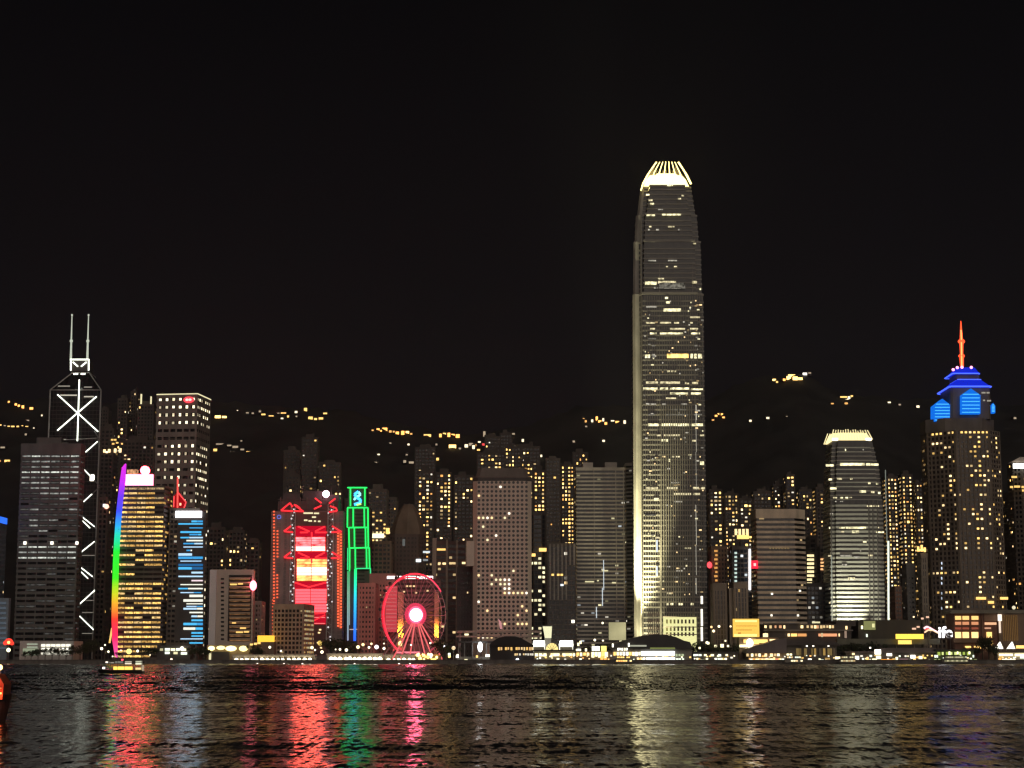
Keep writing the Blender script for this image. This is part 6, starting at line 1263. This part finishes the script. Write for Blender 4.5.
fm = bpy.data.objects.new('lettering', me_); LINK(fm); fm.parent = t; fm.location = fo.location.copy(); fm.rotation_euler = fo.rotation_euler.copy(); bpy.data.objects.remove(fo)
b = MB()
for x in (928, 940, 950): pbox(b, x, 631, x+.7, 660, 1372.6, .8, GZ)
b.build('post', C_DARK, t)
# orange windowed building by the sea
D = 1376
t = thing('office_block', 'brown low building with a grid of orange lit windows under a flat grey roof', 'low building', (W(980,640,D).x, D, GZ))
b = MB(); pbox(b, 954, 612, 1000, 660, D, 26, GZ); b.build('wall', wall('maroon_wall', (.16,.075,.05)), t)
b = MB(); pbox(b, 951, 610, 1032, 613.4, D-3, 32); b.build('roof', wall('pale_roof_slab', (.26,.24,.19)), t)
b = MB(); pbox(b, 981.6, 613.4, 984, 660, D-1.2, 3, GZ); pbox(b, 984, 613.4, 997, 621, D-.6, 2); pbox(b, 954, 638.4, 981, 642.6, D-2, 3); b.build('pillar', wall('warm_stone', (.26,.16,.10)), t)
OW = em((1,.56,.14), 1.2); 
for y, h, m in ((616,3.8,em((1,.62,.2),1.2)),(621.8,3,em((1,.42,.2),.7)),(627.4,2,em((.9,.22,.12),.3)),(632,6,em((1,.66,.26),1.5))):
    for x, w_ in ((955,6.2),(962.4,6.6),(971.4,7)): pwin(t, x, y, x+w_, y+h, D-.6, m)
for x0,x1,y,h,m in ((984.6,996.4,622.4,2.4,em((1,.55,.3),.9)),(984.6,991,627.4,1.6,em((1,.5,.3),.6)),(986.4,992,632,5.6,em((1,.64,.2),1.4)),(985,993,641,4,em((1,.6,.15),.8)),(974,981,646,3,WD[3]),(985.6,989.6,646.4,2.4,WD[2]),(965,971,646,2,WD[3]),(967,969,639,1.6,WD[0])): pwin(t, x0, y, x1, y+h, D-.9, m)
t = thing('office_block', 'brown curtained glass wall with a warm glow beside a tall white light strip', 'low building', (W(1012,640,D-2).x, D-2, GZ))
b = MB(); pbox(b, 998, 613.6, 1040, 652, D-2, 24, GZ); b.build('wall', C_BROWN, t)
b = MB()
for k in range(9): pbox(b, 1003 + k*1.75, 615, 1004 + k*1.75, 641, D-3, 1.2)
b.build('curtain', em((.80,.42,.10), .20), t)  # amber glow put into the curtain in place of a lamp
pwin(t, 997.6, 614.4, 1001.8, 621, D-3.4, em((1,.85,.7), 1.4), 'light_strip'); pwin(t, 998.6, 621, 1001, 633, D-3.4, em((1,.78,.6), .9), 'light_strip')
b = MB(); b.ball(W(1013.8, 607.6, D), 1.4, 8, 6); b.build('roof_lamp', em((1,.9,.6), .8), t)
# low buildings on the other side
t = thing('pavilion', 'low dark pavilion with two rows of lit panes below the blue striped tower', 'pavilion', (W(172,655,1368).x, 1368, GZ))
b = MB(); pbox(b, 157, 645, 190, 660, 1368, 14, GZ); b.build('wall', C_DARK, t)
for x0,x1,y,m in ((160,163,648.4,em(PALE,.5)),(165,170,648.2,WD[4]),(171,175,648.4,WD[1]),(176,180,648.2,WD[4]),(181.5,186,648.6,WD[1]),(165,169.6,651.6,WD[4]),(173.6,177.6,651.8,em(PALE,.9)),(181,187,652.2,WD[4])): pwin(t, x0, y, x1, y+2.4, 1367.4, m)
b = MB(); b.ball(W(182, 648.6, 1365), 1.5); b.build('lamp', em(WHT, 3.5), t)
t = thing('restaurant', 'low restaurant with four fat yellow lamps above a dark boarded terrace', 'restaurant', (W(230,655,1366).x, 1366, GZ))
b = MB(); pbox(b, 207, 645.4, 252, 660, 1366, 14, GZ); b.build('wall', C_BROWN, t)
b = MB(); pbox(b, 212, 651.6, 229, 659, 1362, 4, GZ); b.build('terrace', C_DARK, t)
for x0,x1,y,h,m in ((208,214.6,646,4.6,0),(216.4,225,645.8,4,1),(225.4,236.4,645.8,5.4,0),(239,247.6,645.8,5.6,1)):
    p, q = W(x0, y, 1363), W(x1, y+h, 1363); b = MB(); b.ball(((p.x+q.x)/2, 1363.5, (p.z+q.z)/2), (q.x-p.x)/2, 12, 8, (p.z-q.z)/(q.x-p.x)); b.build('lamp', em((1,.86,.34), [2.6, 2.0][m], True), t)
pwin(t, 209, 653, 211, 663, 1361, em(PALE, .8), 'lamp'); pwin(t, 213, 661.4, 227, 662.6, 1361, em((.8,.7,.4), .3), 'deck_light')

# ------------------------------------------------------------------ the long covered walkways by the water
def walkway(label, x0, x1, yr, seed):
    D = 1333.5
    t = thing('covered_walkway', label, 'walkway', (W((x0+x1)/2, 662, D).x, D, GZ))
    b = MB(); pbox(b, x0, yr, x1, yr+1.5, D, 6); pbox(b, x0+.3, yr+1.5, x1-.3, yr+2.1, D+.5, 5); b.build('roof', wall('walkway_roof', (.52,.46,.38)), t)
    b = MB(); p, q = W(x0, 660, D+5.4), W(x1, 660, D+5.4); b.box(p.x, q.x, D+5.2, D+5.7, GZ, W(0, yr+2, D).z); b.build('back_wall', wall('walkway_wall', (.30,.25,.21)), t)
    r = random.Random(seed); x = x0 + 1
    while x < x1 - 1:
        for dx in (0, 1.6):
            b = MB(); pbox(b, x+dx, yr+2, x+dx+.55, 662, D+.8, .7, GZ); b.build('column', wall('walkway_column', (.5,.46,.40)), t)
        x += 5.4
    x = x0 + 4.6; 
    while x < x1 - 1:
        b = MB(); b.ball(W(x + r.uniform(-.4,.4), yr + 5.4, D-.6), 1.3*r.uniform(.8,1.2), 8, 6); b.build('lamp', em((1,.86,.58), r.choice((3.2, 4.6, 6.2)), True), t)
        if r.random() < .8: pwin(t, x+1.6, yr+5, x+3.4, yr+7.4, D+5, WD[r.randrange(3)], 'window')
        x += r.choice((4.4, 5.2, 5.4))
    return t
walkway('covered waterfront walkway of pale columns and globe lamps below the brown gridded block', 232, 315.5, 654.6, 1)
walkway('covered waterfront walkway with bright close set globe lamps below the green neon tower', 326, 383, 653.4, 2)
walkway('short covered waterfront walkway of white lamps right in front of the ferris wheel', 384, 417, 654.4, 3)
t = thing('market_stall', 'row of festive stalls blazing with yellow lamps at the foot of the ferris wheel', 'stalls', (W(428,660,1334).x, 1334, GZ))
b = MB(); pbox(b, 416, 655, 441, 662, 1335, 4, GZ); b.build('counter', C_BROWN, t)
b = MB(); curved(b, [(415,655),(418,653.6),(421,655),(424,653.6),(427,655),(430,653.6),(433,655),(436,653.6),(440,655.4)], 1334, 5, 656); b.build('awning', wall('stall_awning', (.5,.3,.12)), t)
rr = random.Random(8)
for k in range(22):
    x = 416 + rr.random()*23; y = 653.5 + rr.random()*6 + (x-416)*.06; b = MB(); b.ball(W(x, y, 1332.6), .6 + rr.random()*.75, 7, 5); b.build('lamp', em(rr.choice(((1,.72,.25),(1,.85,.5),(1,.6,.15))), rr.choice((2.2, 3.4))), t)

# ------------------------------------------------------------------ street lamps
def street_lamp(px, py, r, col, s, label, group, D=1352):
    p = W(px, py, D); t = thing('street_lamp', label, 'street lamp', (p.x, D, GZ), group)
    b = MB(); b.tube((0,0,0), (0,0,p.z-GZ), .14, 6, .09); b.build('post', C_STEEL, t, off=(0,0,0))
    b = MB(); b.ball((0,0,p.z-GZ), r, 8, 6); b.build('lamp', em(col, s, True), t, off=(0,0,0)); return t
WL = (1,.88,.6)
LP = [(101.6,648.6,1.7,WL,2.6,'bright street lamp on a tall pole behind the lit tour boat','',1336),(105,645,1.0,WL,2.2,'higher small street lamp beside the foot of the rainbow fin','',1350),(108.4,651.6,1.3,WL,2.4,'pointed white street lamp between the tall pole and the rainbow fin','',1345),(112.6,656.4,.9,WL,2.0,'lowest little street lamp at the foot of the rainbow fin','',1342),
 (121,650.4,.9,WL,1.8,'small street lamp just past the rainbow fin','',1345),(129,651.4,3.2,(1,.78,.22),1.5,'big yellow glowing lamp cluster below the yellow banded tower','',1348),(137.6,651,1.5,WL,2.2,'white street lamp beside the yellow lamp cluster','',1348),(150,655,.9,WL,1.6,'street lamp between the yellow banded tower and the lit pavilion','',1345),(171.4,659.4,1.4,(1,.72,.5),2.4,'warm street lamp at the water edge below the blue striped tower','',1333),
 (269.8,647.2,1.5,WL,2.6,'white street lamp in front of the yellow roofed pavilion','',1345),(281,651,1.2,WL,2.2,'street lamp at the near foot of the brown gridded block','',1350),(312,647.6,1.9,(1,.85,.45),2.2,'yellow street lamp at the narrow side of the brown gridded block','',1380),(315,650,1.1,WL,2.2,'small white lamp between brown gridded block and red neon bank','',1350),(322,652,1.8,WL,2.6,'tall white lamp where the two covered walkways part','',1345),(320,643,3.0,(1,.66,.15),.9,'golden lamp lit shrub at the foot of the red neon bank','',1370),  # golden ball glows in place of a shrub lit by a lamp
 (340,649.4,1.4,WL,2.4,'white street lamp below the red light strip of the neon bank','',1345),(346.4,650,1.8,WL,2.6,'twin headed white lamp at the foot of the green neon tower','',1345),(335.6,649.4,.9,WL,1.8,'small street lamp below the white ladder mast','',1345),
 (358,647,2.0,(1,.82,.4),2.4,'yellow lamp, first of the cluster below the red lit block','',1350),(363,644.6,1.7,(1,.75,.3),2.4,'highest yellow lamp of the cluster below the red lit block','',1350),(369,647.4,1.4,WL,2.6,'white lamp in the middle of the cluster below the red lit block','',1350),(371.4,643.8,1.3,(1,.82,.4),2.0,'small yellow lamp over the cluster below the red lit block','',1350),(376.6,647,2.4,(.95,.92,1),3.0,'largest white lamp of the cluster below the red lit block','',1348),(384,648.4,1.6,WL,2.6,'white lamp beside the foot of the ferris wheel rim','',1346),(384,643.6,.9,WL,1.8,'little lamp above another beside the foot of the ferris wheel rim','',1346),
 (411,645,1.0,WL,2.6,'small white lamp between the ferris wheel legs, nearer the middle','',1343),(430.4,643,1.1,WL,2.8,'small white lamp beside the outer ferris wheel leg','',1343),(444.4,646.4,1.3,(.95,.95,1),3,'white lamp in the dark trees past the ferris wheel','',1346),(449.4,656.4,1.6,(1,.75,.2),2.6,'yellow lamp at the waterside between ferris wheel and pier head','',1335),(453.6,648,2.2,WL,1.2,'pale broad lamp beside the open framed pier head','',1340),(457.6,655.4,1.5,WL,2.4,'white waterside lamp in front of the open framed pier head','',1335),
 (572,641,1.0,WL,2.4,'white lamp behind the far lantern of the clock tower pier','',1380),(594.8,640,1.4,WL,3,'pear shaped white lamp in front of the dark striped slab','',1370),(603,640.6,1.2,WL,1.6,'dim lamp beside the pale olive billboard','',1370),(602.6,623,1.3,WL,2.2,'high white lamp beside the top of the pale olive billboard','',1385),
 (687.6,646.6,1.3,WL,2.4,'white lamp at the end of the curved pier roof','',1350),(707,642.6,1.7,(1,.85,.45),2.4,'yellow lamp right of the lit podium of the tallest tower','',1372),(711.4,627,1.4,(1,.6,.25),1.8,'upper orange lamp of the pair past the tallest tower','',1390),(713.6,631,1.7,(1,.72,.4),2.4,'lower bright lamp of the pair past the tallest tower','',1390),(719,626.4,1.6,(1,.8,.5),2.2,'white round lamp third past the tallest tower','',1390),(730.6,626.4,1.2,(1,.75,.4),2.2,'small lamp just beside the golden billboard','',1390),(765.6,635,2.2,(1,.85,.5),2.6,'large warm lamp beside the lower corner of the golden billboard','',1372)]
for px, py, r, c_, s, lab, g, D_ in LP:
    street_lamp(px, py, r*.62, c_, s, lab.replace('right of', 'past'), None, D_)
r = random.Random(12)
WTR = [(a, lab) for a, lab in ((284, 'small white lamp on the seawall edge below the covered walkway of the brown gridded block'),(302.4, 'brightest small lamp on the seawall edge below the covered walkway of the brown gridded block'),(257.4,'pink tinted lamp on the seawall edge at the near end of the long walkway'),(354.6,'small lamp on the seawall edge below the green neon tower'),(399,'small lamp on the seawall edge below the ferris wheel'),(410,'second small lamp on the seawall edge below the ferris wheel hub'))]
for px, lab in WTR: street_lamp(px, 665.4-1.2, .7, (1,.8,.65), 3.0, lab, None, 1327.4)

# lantern at the frame edge
t = street_lamp(8.5, 650, 1.5, (1,.9,.5), 2.6, 'white lamp under a red neon lantern at the picture edge', None, 1345)
b = MB(); P = W(8.5, 641.6, 1345); b.ball((0,0,P.z-GZ), 3.0, 9, 6, .8); b.ball((-2.6,0,P.z-GZ-1), 1.6, 7, 5); b.ball((2.4,0,P.z-GZ-1.2), 1.5, 7, 5); lt = b.build('lantern', em((1,.05,.03), 1.3, True), t, off=(0,0,0))
b = MB(); b.ball((.6,-2.6,P.z-GZ-.6), 1.1, 7, 5); b.build('lantern_core', em((1,.6,.15), 2.4), lt, off=(0,0,0))

# ------------------------------------------------------------------ trees on the waterfront
def leafmat(name, col):
    return wall(name, col, .8, .5, .6)
LEAF = [leafmat('leaf_dark', (.035,.05,.022)), leafmat('leaf_olive', (.05,.055,.022))]
BARK = wall('bark', (.07,.05,.035), .9, .4, 1.5)
def tree_proto(seed, w_, h_):
    r = random.Random(seed); root = bpy.data.objects.new('tree', None); LINK(root)
    b = MB(); th = h_*.42; b.tube((0,0,-.4), (0,0,th), .34, 7, .2)
    for k in range(6):
        a = k*1.05 + r.random(); L = w_*.33; b.tube((0,0,th*(.65+.06*k)), (math.cos(a)*L, math.sin(a)*L, h_*(.55+.3*r.random())), .14, 5, .05)
    b.build('trunk', BARK, root, off=(0,0,0))
    b = MB(); cl = [(r.gauss(0, w_*.22), r.gauss(0, w_*.22), h_*(.5 + .42*r.random()), w_*(.12 + .13*r.random())) for _ in range(11)]
    for x, y, z, rad in cl:
        for _ in range(48):
            d = Vector((r.gauss(0,1), r.gauss(0,1), r.gauss(0,.8))); d.normalize(); p = Vector((x,y,z)) + d*rad*(r.random()**.4)
            u = Vector((r.gauss(0,1), r.gauss(0,1), r.gauss(0,1))).normalized(); v = u.orthogonal().normalized(); s = .28 + .3*r.random()
            b.add([p+u*s, p+v*s*.6, p-u*s, p-v*s*.6], [(0,1,2,3)])
    b.build('crown', LEAF[seed % 2], root, off=(0,0,0)); return root
PROT = [tree_proto(k, 8.5 + k % 3, 8 + (k*1.7) % 3) for k in range(4)]
used = [False]*4
TG = [('dark tree in the row before the white lit hall, at the foot of the grey bank tower', 'trees before the lit hall', [(31,656,.75),(38,655,.85),(45,655.5,.8),(52,655,.9),(59,655.5,.8),(66,655,.9),(72,655,.8),(25,656,.7)], 1350),
 ('dark tree in the gap beneath the zigzag tower, behind the tour boat', 'trees by the tour boat', [(80,650,1.0),(87,649,1.15),(94,650,1.1),(118,655,.7),(143,652,.9),(150,650,1.0)], 1358),
 ('dark tree beside the pale restaurant lamps', 'trees by the restaurant', [(193,652,.9),(199,650,1.1),(205,652,.9),(254,652,.9),(260,653,.8)], 1354),
 ('dark tree between red neon bank and red lit block, over the covered walkway', 'trees over the walkway', [(331,646,1.2),(337,644,1.35),(343,645,1.3),(350,645,1.3),(357,649,.9)], 1362),
 ('dark bushy tree at the far foot of the ferris wheel', 'trees past the wheel', [(438,648,1.15),(443,647,1.3),(448,651,.9),(454,651,.9)], 1344),
 ('dark tree between the yellow lit pier and the tallest tower, over the piers', 'trees behind the piers', [(578,648,.9),(584,647,1.0),(590,646,1.0),(604,645,1.1),(611,646,1.0)], 1372),
 ('dark tree in the belt between the tallest tower and the golden billboard', 'trees past the tallest tower', [(692,646,1.1),(699,645,1.2),(706,648,1.0),(713,649,.9),(720,648,1.0),(727,647,1.1),(735,648,1.0),(741,648,1.0)], 1362),
 ('dark tree between green lamp pier and the bright edge pier', 'trees by the edge pier', [(977,650,1.1),(983,648.6,1.3),(989,649,1.25),(995,651,1.0)], 1342),
 ('dark tree in front of the elevated walkway', 'trees by the elevated walkway', [(842,648,1.0),(852,646.4,1.2),(862,646.8,1.1),(872,646,1.2)], 1370)]
rt = random.Random(31)
for lab, g, items, D_ in TG:
    for q_i, (px, py, s) in enumerate(sorted(items)):
        k = rt.randrange(4)
        if used[k]: o = copy_tree(PROT[k])
        else: o = PROT[k]; used[k] = True
        p = W(px, 660, D_ + rt.uniform(-3, 6)); o.location = (p.x, p.y, GZ); q = s*(.9 + .2*rt.random())*1.15; o.scale = (q, q, q*(.9+.25*rt.random())); o.rotation_euler = (0,0,rt.random()*6)
        tag(o, ('dark tree, ' + ordinal(q_i) + ' from the left of the ' + g), 'tree', g)

# ------------------------------------------------------------------ boats
def hull(b, cx, cy, L, Bm, h, z0=-.5, bow=1):
    rings = []
    for f in (0, .06, .25, .6, .82, .95, 1.0):
        wv = Bm/2 * (.8 if f == 0 else .92 if f < .1 else 1 if f < .65 else .78 if f < .9 else .38 if f < .97 else .06)
        x = cx + bow*L*(f-.5); zt = z0 + h*(1 + .35*max(0, f-.55)**1.2*2)
        rings.append([(x-bow*.0, cy-wv*.72, z0), (x, cy+wv*.72, z0), (x+bow*.6*f, cy+wv, zt), (x+bow*.6*f, cy-wv, zt)])
    b.loft(rings)
D = 590
bt = thing('tour_boat', 'dark tour boat with yellow lit open cabin and red mast lamp on the water', 'boat', (W(121.5,676,D).x, D, 0))
cxb = W(121.5, 676, D).x; sc = D/F
b = MB(); hull(b, cxb, D, 43*sc, 4.6, 1.9, -.5, -1); b.build('hull', wall('black_hull', (.02,.02,.02), .4), bt)
z1 = 1.3
b = MB(); b.box(cxb-9*sc, cxb+21*sc, D-1.9, D+1.9, z1-.3, z1+.35); b.build('bulwark', wall('dark_wood', (.08,.05,.03)), bt)
b = MB(); b.box(cxb-11*sc, cxb+21.5*sc, D-2.2, D+2.2, W(0,662.6,D).z, W(0,661.6,D).z); b.build('deck_roof', C_DARK, bt)
b = MB(); b.box(cxb-6*sc, cxb+20*sc, D-2.0, D+2.0, W(0,659.0,D).z, W(0,658,D).z); b.build('canopy', C_DARK, bt)
for x in (-10, -3, 4, 12, 20.5):
    for y in (-1.95, 1.95): b = MB(); b.tube((cxb+x*sc, D+y, z1), (cxb+x*sc, D+y, W(0,658.4,D).z), .07, 5); b.build('post', C_DARK, bt)
for x0,x1,y0,y1,m in ((113.5,132.6,666.6,670.4,em((1,.62,.10),1.6,True)),(122,127,670,671.4,em((1,.62,.10),1.2)),(135.5,143,667.6,670.6,em((1,.72,.3),.9)),(124.6,131.6,661.2,664.2,em((1,.85,.65),.8)),(135.6,142,661,664.6,em((.85,.85,.6),.9)),(105.6,108,661.4,663,em(WHT,1.2)),(109.6,114,661.6,663,em(WHT,.8)),(115,123,661.4,663,em((.9,.9,.75),.5)),(102.6,105,667,669,em((1,.95,.8),2)),(141.4,144,665,671,em((.9,.7,.5),.35))): pwin(bt, x0, y0, x1, y1, D-1.6, m, 'cabin_window', .1)
b = MB(); p = W(122.4, 659.6, D-1); b.tube((p.x, D-1, z1+3), (p.x, D-1, p.z+1.4), .06, 5); b.build('mast', C_STEEL, bt)
b = MB(); b.ball((p.x, D-1.2, p.z), .38); b.build('mast_lamp', em((1,.05,.08), 3.2, True), bt)
# near boat cut by the frame edge
D = 172; sc = D/F
bt = thing('ferry', 'red orange lit ferry stern cut off by the picture edge, near in the water', 'boat', (W(-20,716,D).x, D, 0))
cxb = W(-46, 716, D).x
b = MB(); hull(b, cxb, D, 100*sc, 3.2, 2.3, -.4, 1); b.build('hull', wall('ferry_hull', (.03,.02,.018), .4), bt)
zA, zB = W(0, 696, D).z, W(0, 674, D).z
b = MB(); b.loft([[(cxb-44*sc, D-1.3, zA-.3), (cxb+50.5*sc, D-1.3, zA-.3), (cxb+50.5*sc, D+1.3, zA-.3), (cxb-44*sc, D+1.3, zA-.3)], [(cxb-44*sc, D-1.3, zA+1.1), (cxb+51.5*sc, D-1.3, zA+1.1), (cxb+51.5*sc, D+1.3, zA+1.1), (cxb-44*sc, D+1.3, zA+1.1)], [(cxb-44*sc, D-1.2, zB), (cxb+45*sc, D-1.2, zB), (cxb+45*sc, D+1.2, zB), (cxb-44*sc, D+1.2, zB)]])
b.build('cabin', wall('red_cabin', (.34,.06,.03), .5, .15, .8), bt)
pwin(bt, -40, 692.4, 1.5, 694.2, D-1.34, em((1,.55,.15), 2.2, True), 'deck_light', .05); pwin(bt, -40, 687.6, 1.5, 689.0, D-1.34, em((1,.25,.08), .8), 'deck_light', .05)
b = MB(); p = W(.5, 667.4, D); b.tube((p.x, D, zB-.1), (p.x, D, p.z), .05, 5); b.build('mast', C_STEEL, bt)
b = MB(); b.ball(p, .2, 8, 6, 1.3); b.build('mast_lamp', em((1,.72,.25), 3.2, True), bt)
lamp(bt, (W(-4,684,D).x, D-3.2, zB+.6), 260, (1,.22,.08), .4)
b = MB(); p = W(2, 706, D-2.2); lamp(bt, (p.x-.5, D-1.9, 2.3), 60, (1,.16,.04), .2)
# small ferries moored along the piers
def small_ferry(px0, px1, D, label, mats, seed):
    sc = D/F; cx = W((px0+px1)/2, 662, D).x; L = (px1-px0)*sc; t = thing('ferry', label, 'boat', (cx, D, 0))
    b = MB(); hull(b, cx, D, L, 5, 1.9, -.4, 1 if seed % 2 else -1); b.build('hull', wall('moored_hull', (.10,.10,.09), .5), t)
    b = MB(); b.box(cx-L*.40, cx+L*.36, D-2, D+2, 1.4, 3.6); b.build('cabin', wall('ferry_cabin', (.35,.33,.28)), t)
    b = MB(); b.box(cx-L*.36, cx+L*.28, D-1.8, D+1.8, 4.1, 6.0); b.build('upper_cabin', wall('ferry_cabin', (.35,.33,.28)), t)
    b = MB(); b.box(cx-L*.42, cx+L*.34, D-2.2, D+2.2, 6.0, 6.4); b.box(cx-L*.43, cx+L*.4, D-2.3, D+2.3, 3.6, 4.1); b.build('deck_roof', C_DARK, t)
    b = MB(); b.tube((cx+L*.1, D, 6.3), (cx+L*.1, D, 8.4), .09, 5); b.build('mast', C_STEEL, t)
    r = random.Random(seed); n = max(4, int(L/2.2))
    for z, hh, a, c in ((2.6, 1.1, -.38, .34), (5.1, 1.0, -.34, .26)):
        for k in range(n):
            if r.random() < .85: win(t, (a + (c-a)*(k+.5)/n)*L, -2.02 if z < 3 else -1.82, z, (c-a)*L/n*.82, hh, r.choice(mats), 0, 'cabin_window', .06)
    return t
small_ferry(613.5, 635, 1318, 'small two deck ferry with orange and yellow windows moored by the curved roof pier', [em(YEL,1.6), em(ORG,1.6), em((1,.75,.3),1.8)], 1)
small_ferry(783, 806, 1318, 'small ferry with pale greenish windows moored below the glazed pier hall', [em(PALE,1.4), em((.9,1,.8),1.2), em(WARM,1)], 2)
small_ferry(838, 858, 1318, 'small dim ferry moored between the glazed pier hall and the greyish pier', [em(PALE,.7), em(WARM,.5)], 3)
small_ferry(940, 972, 1318, 'low dark ferry moored in front of the green lamp pier', [em((.6,.6,.3),.3), em(PALE,.5)], 4)
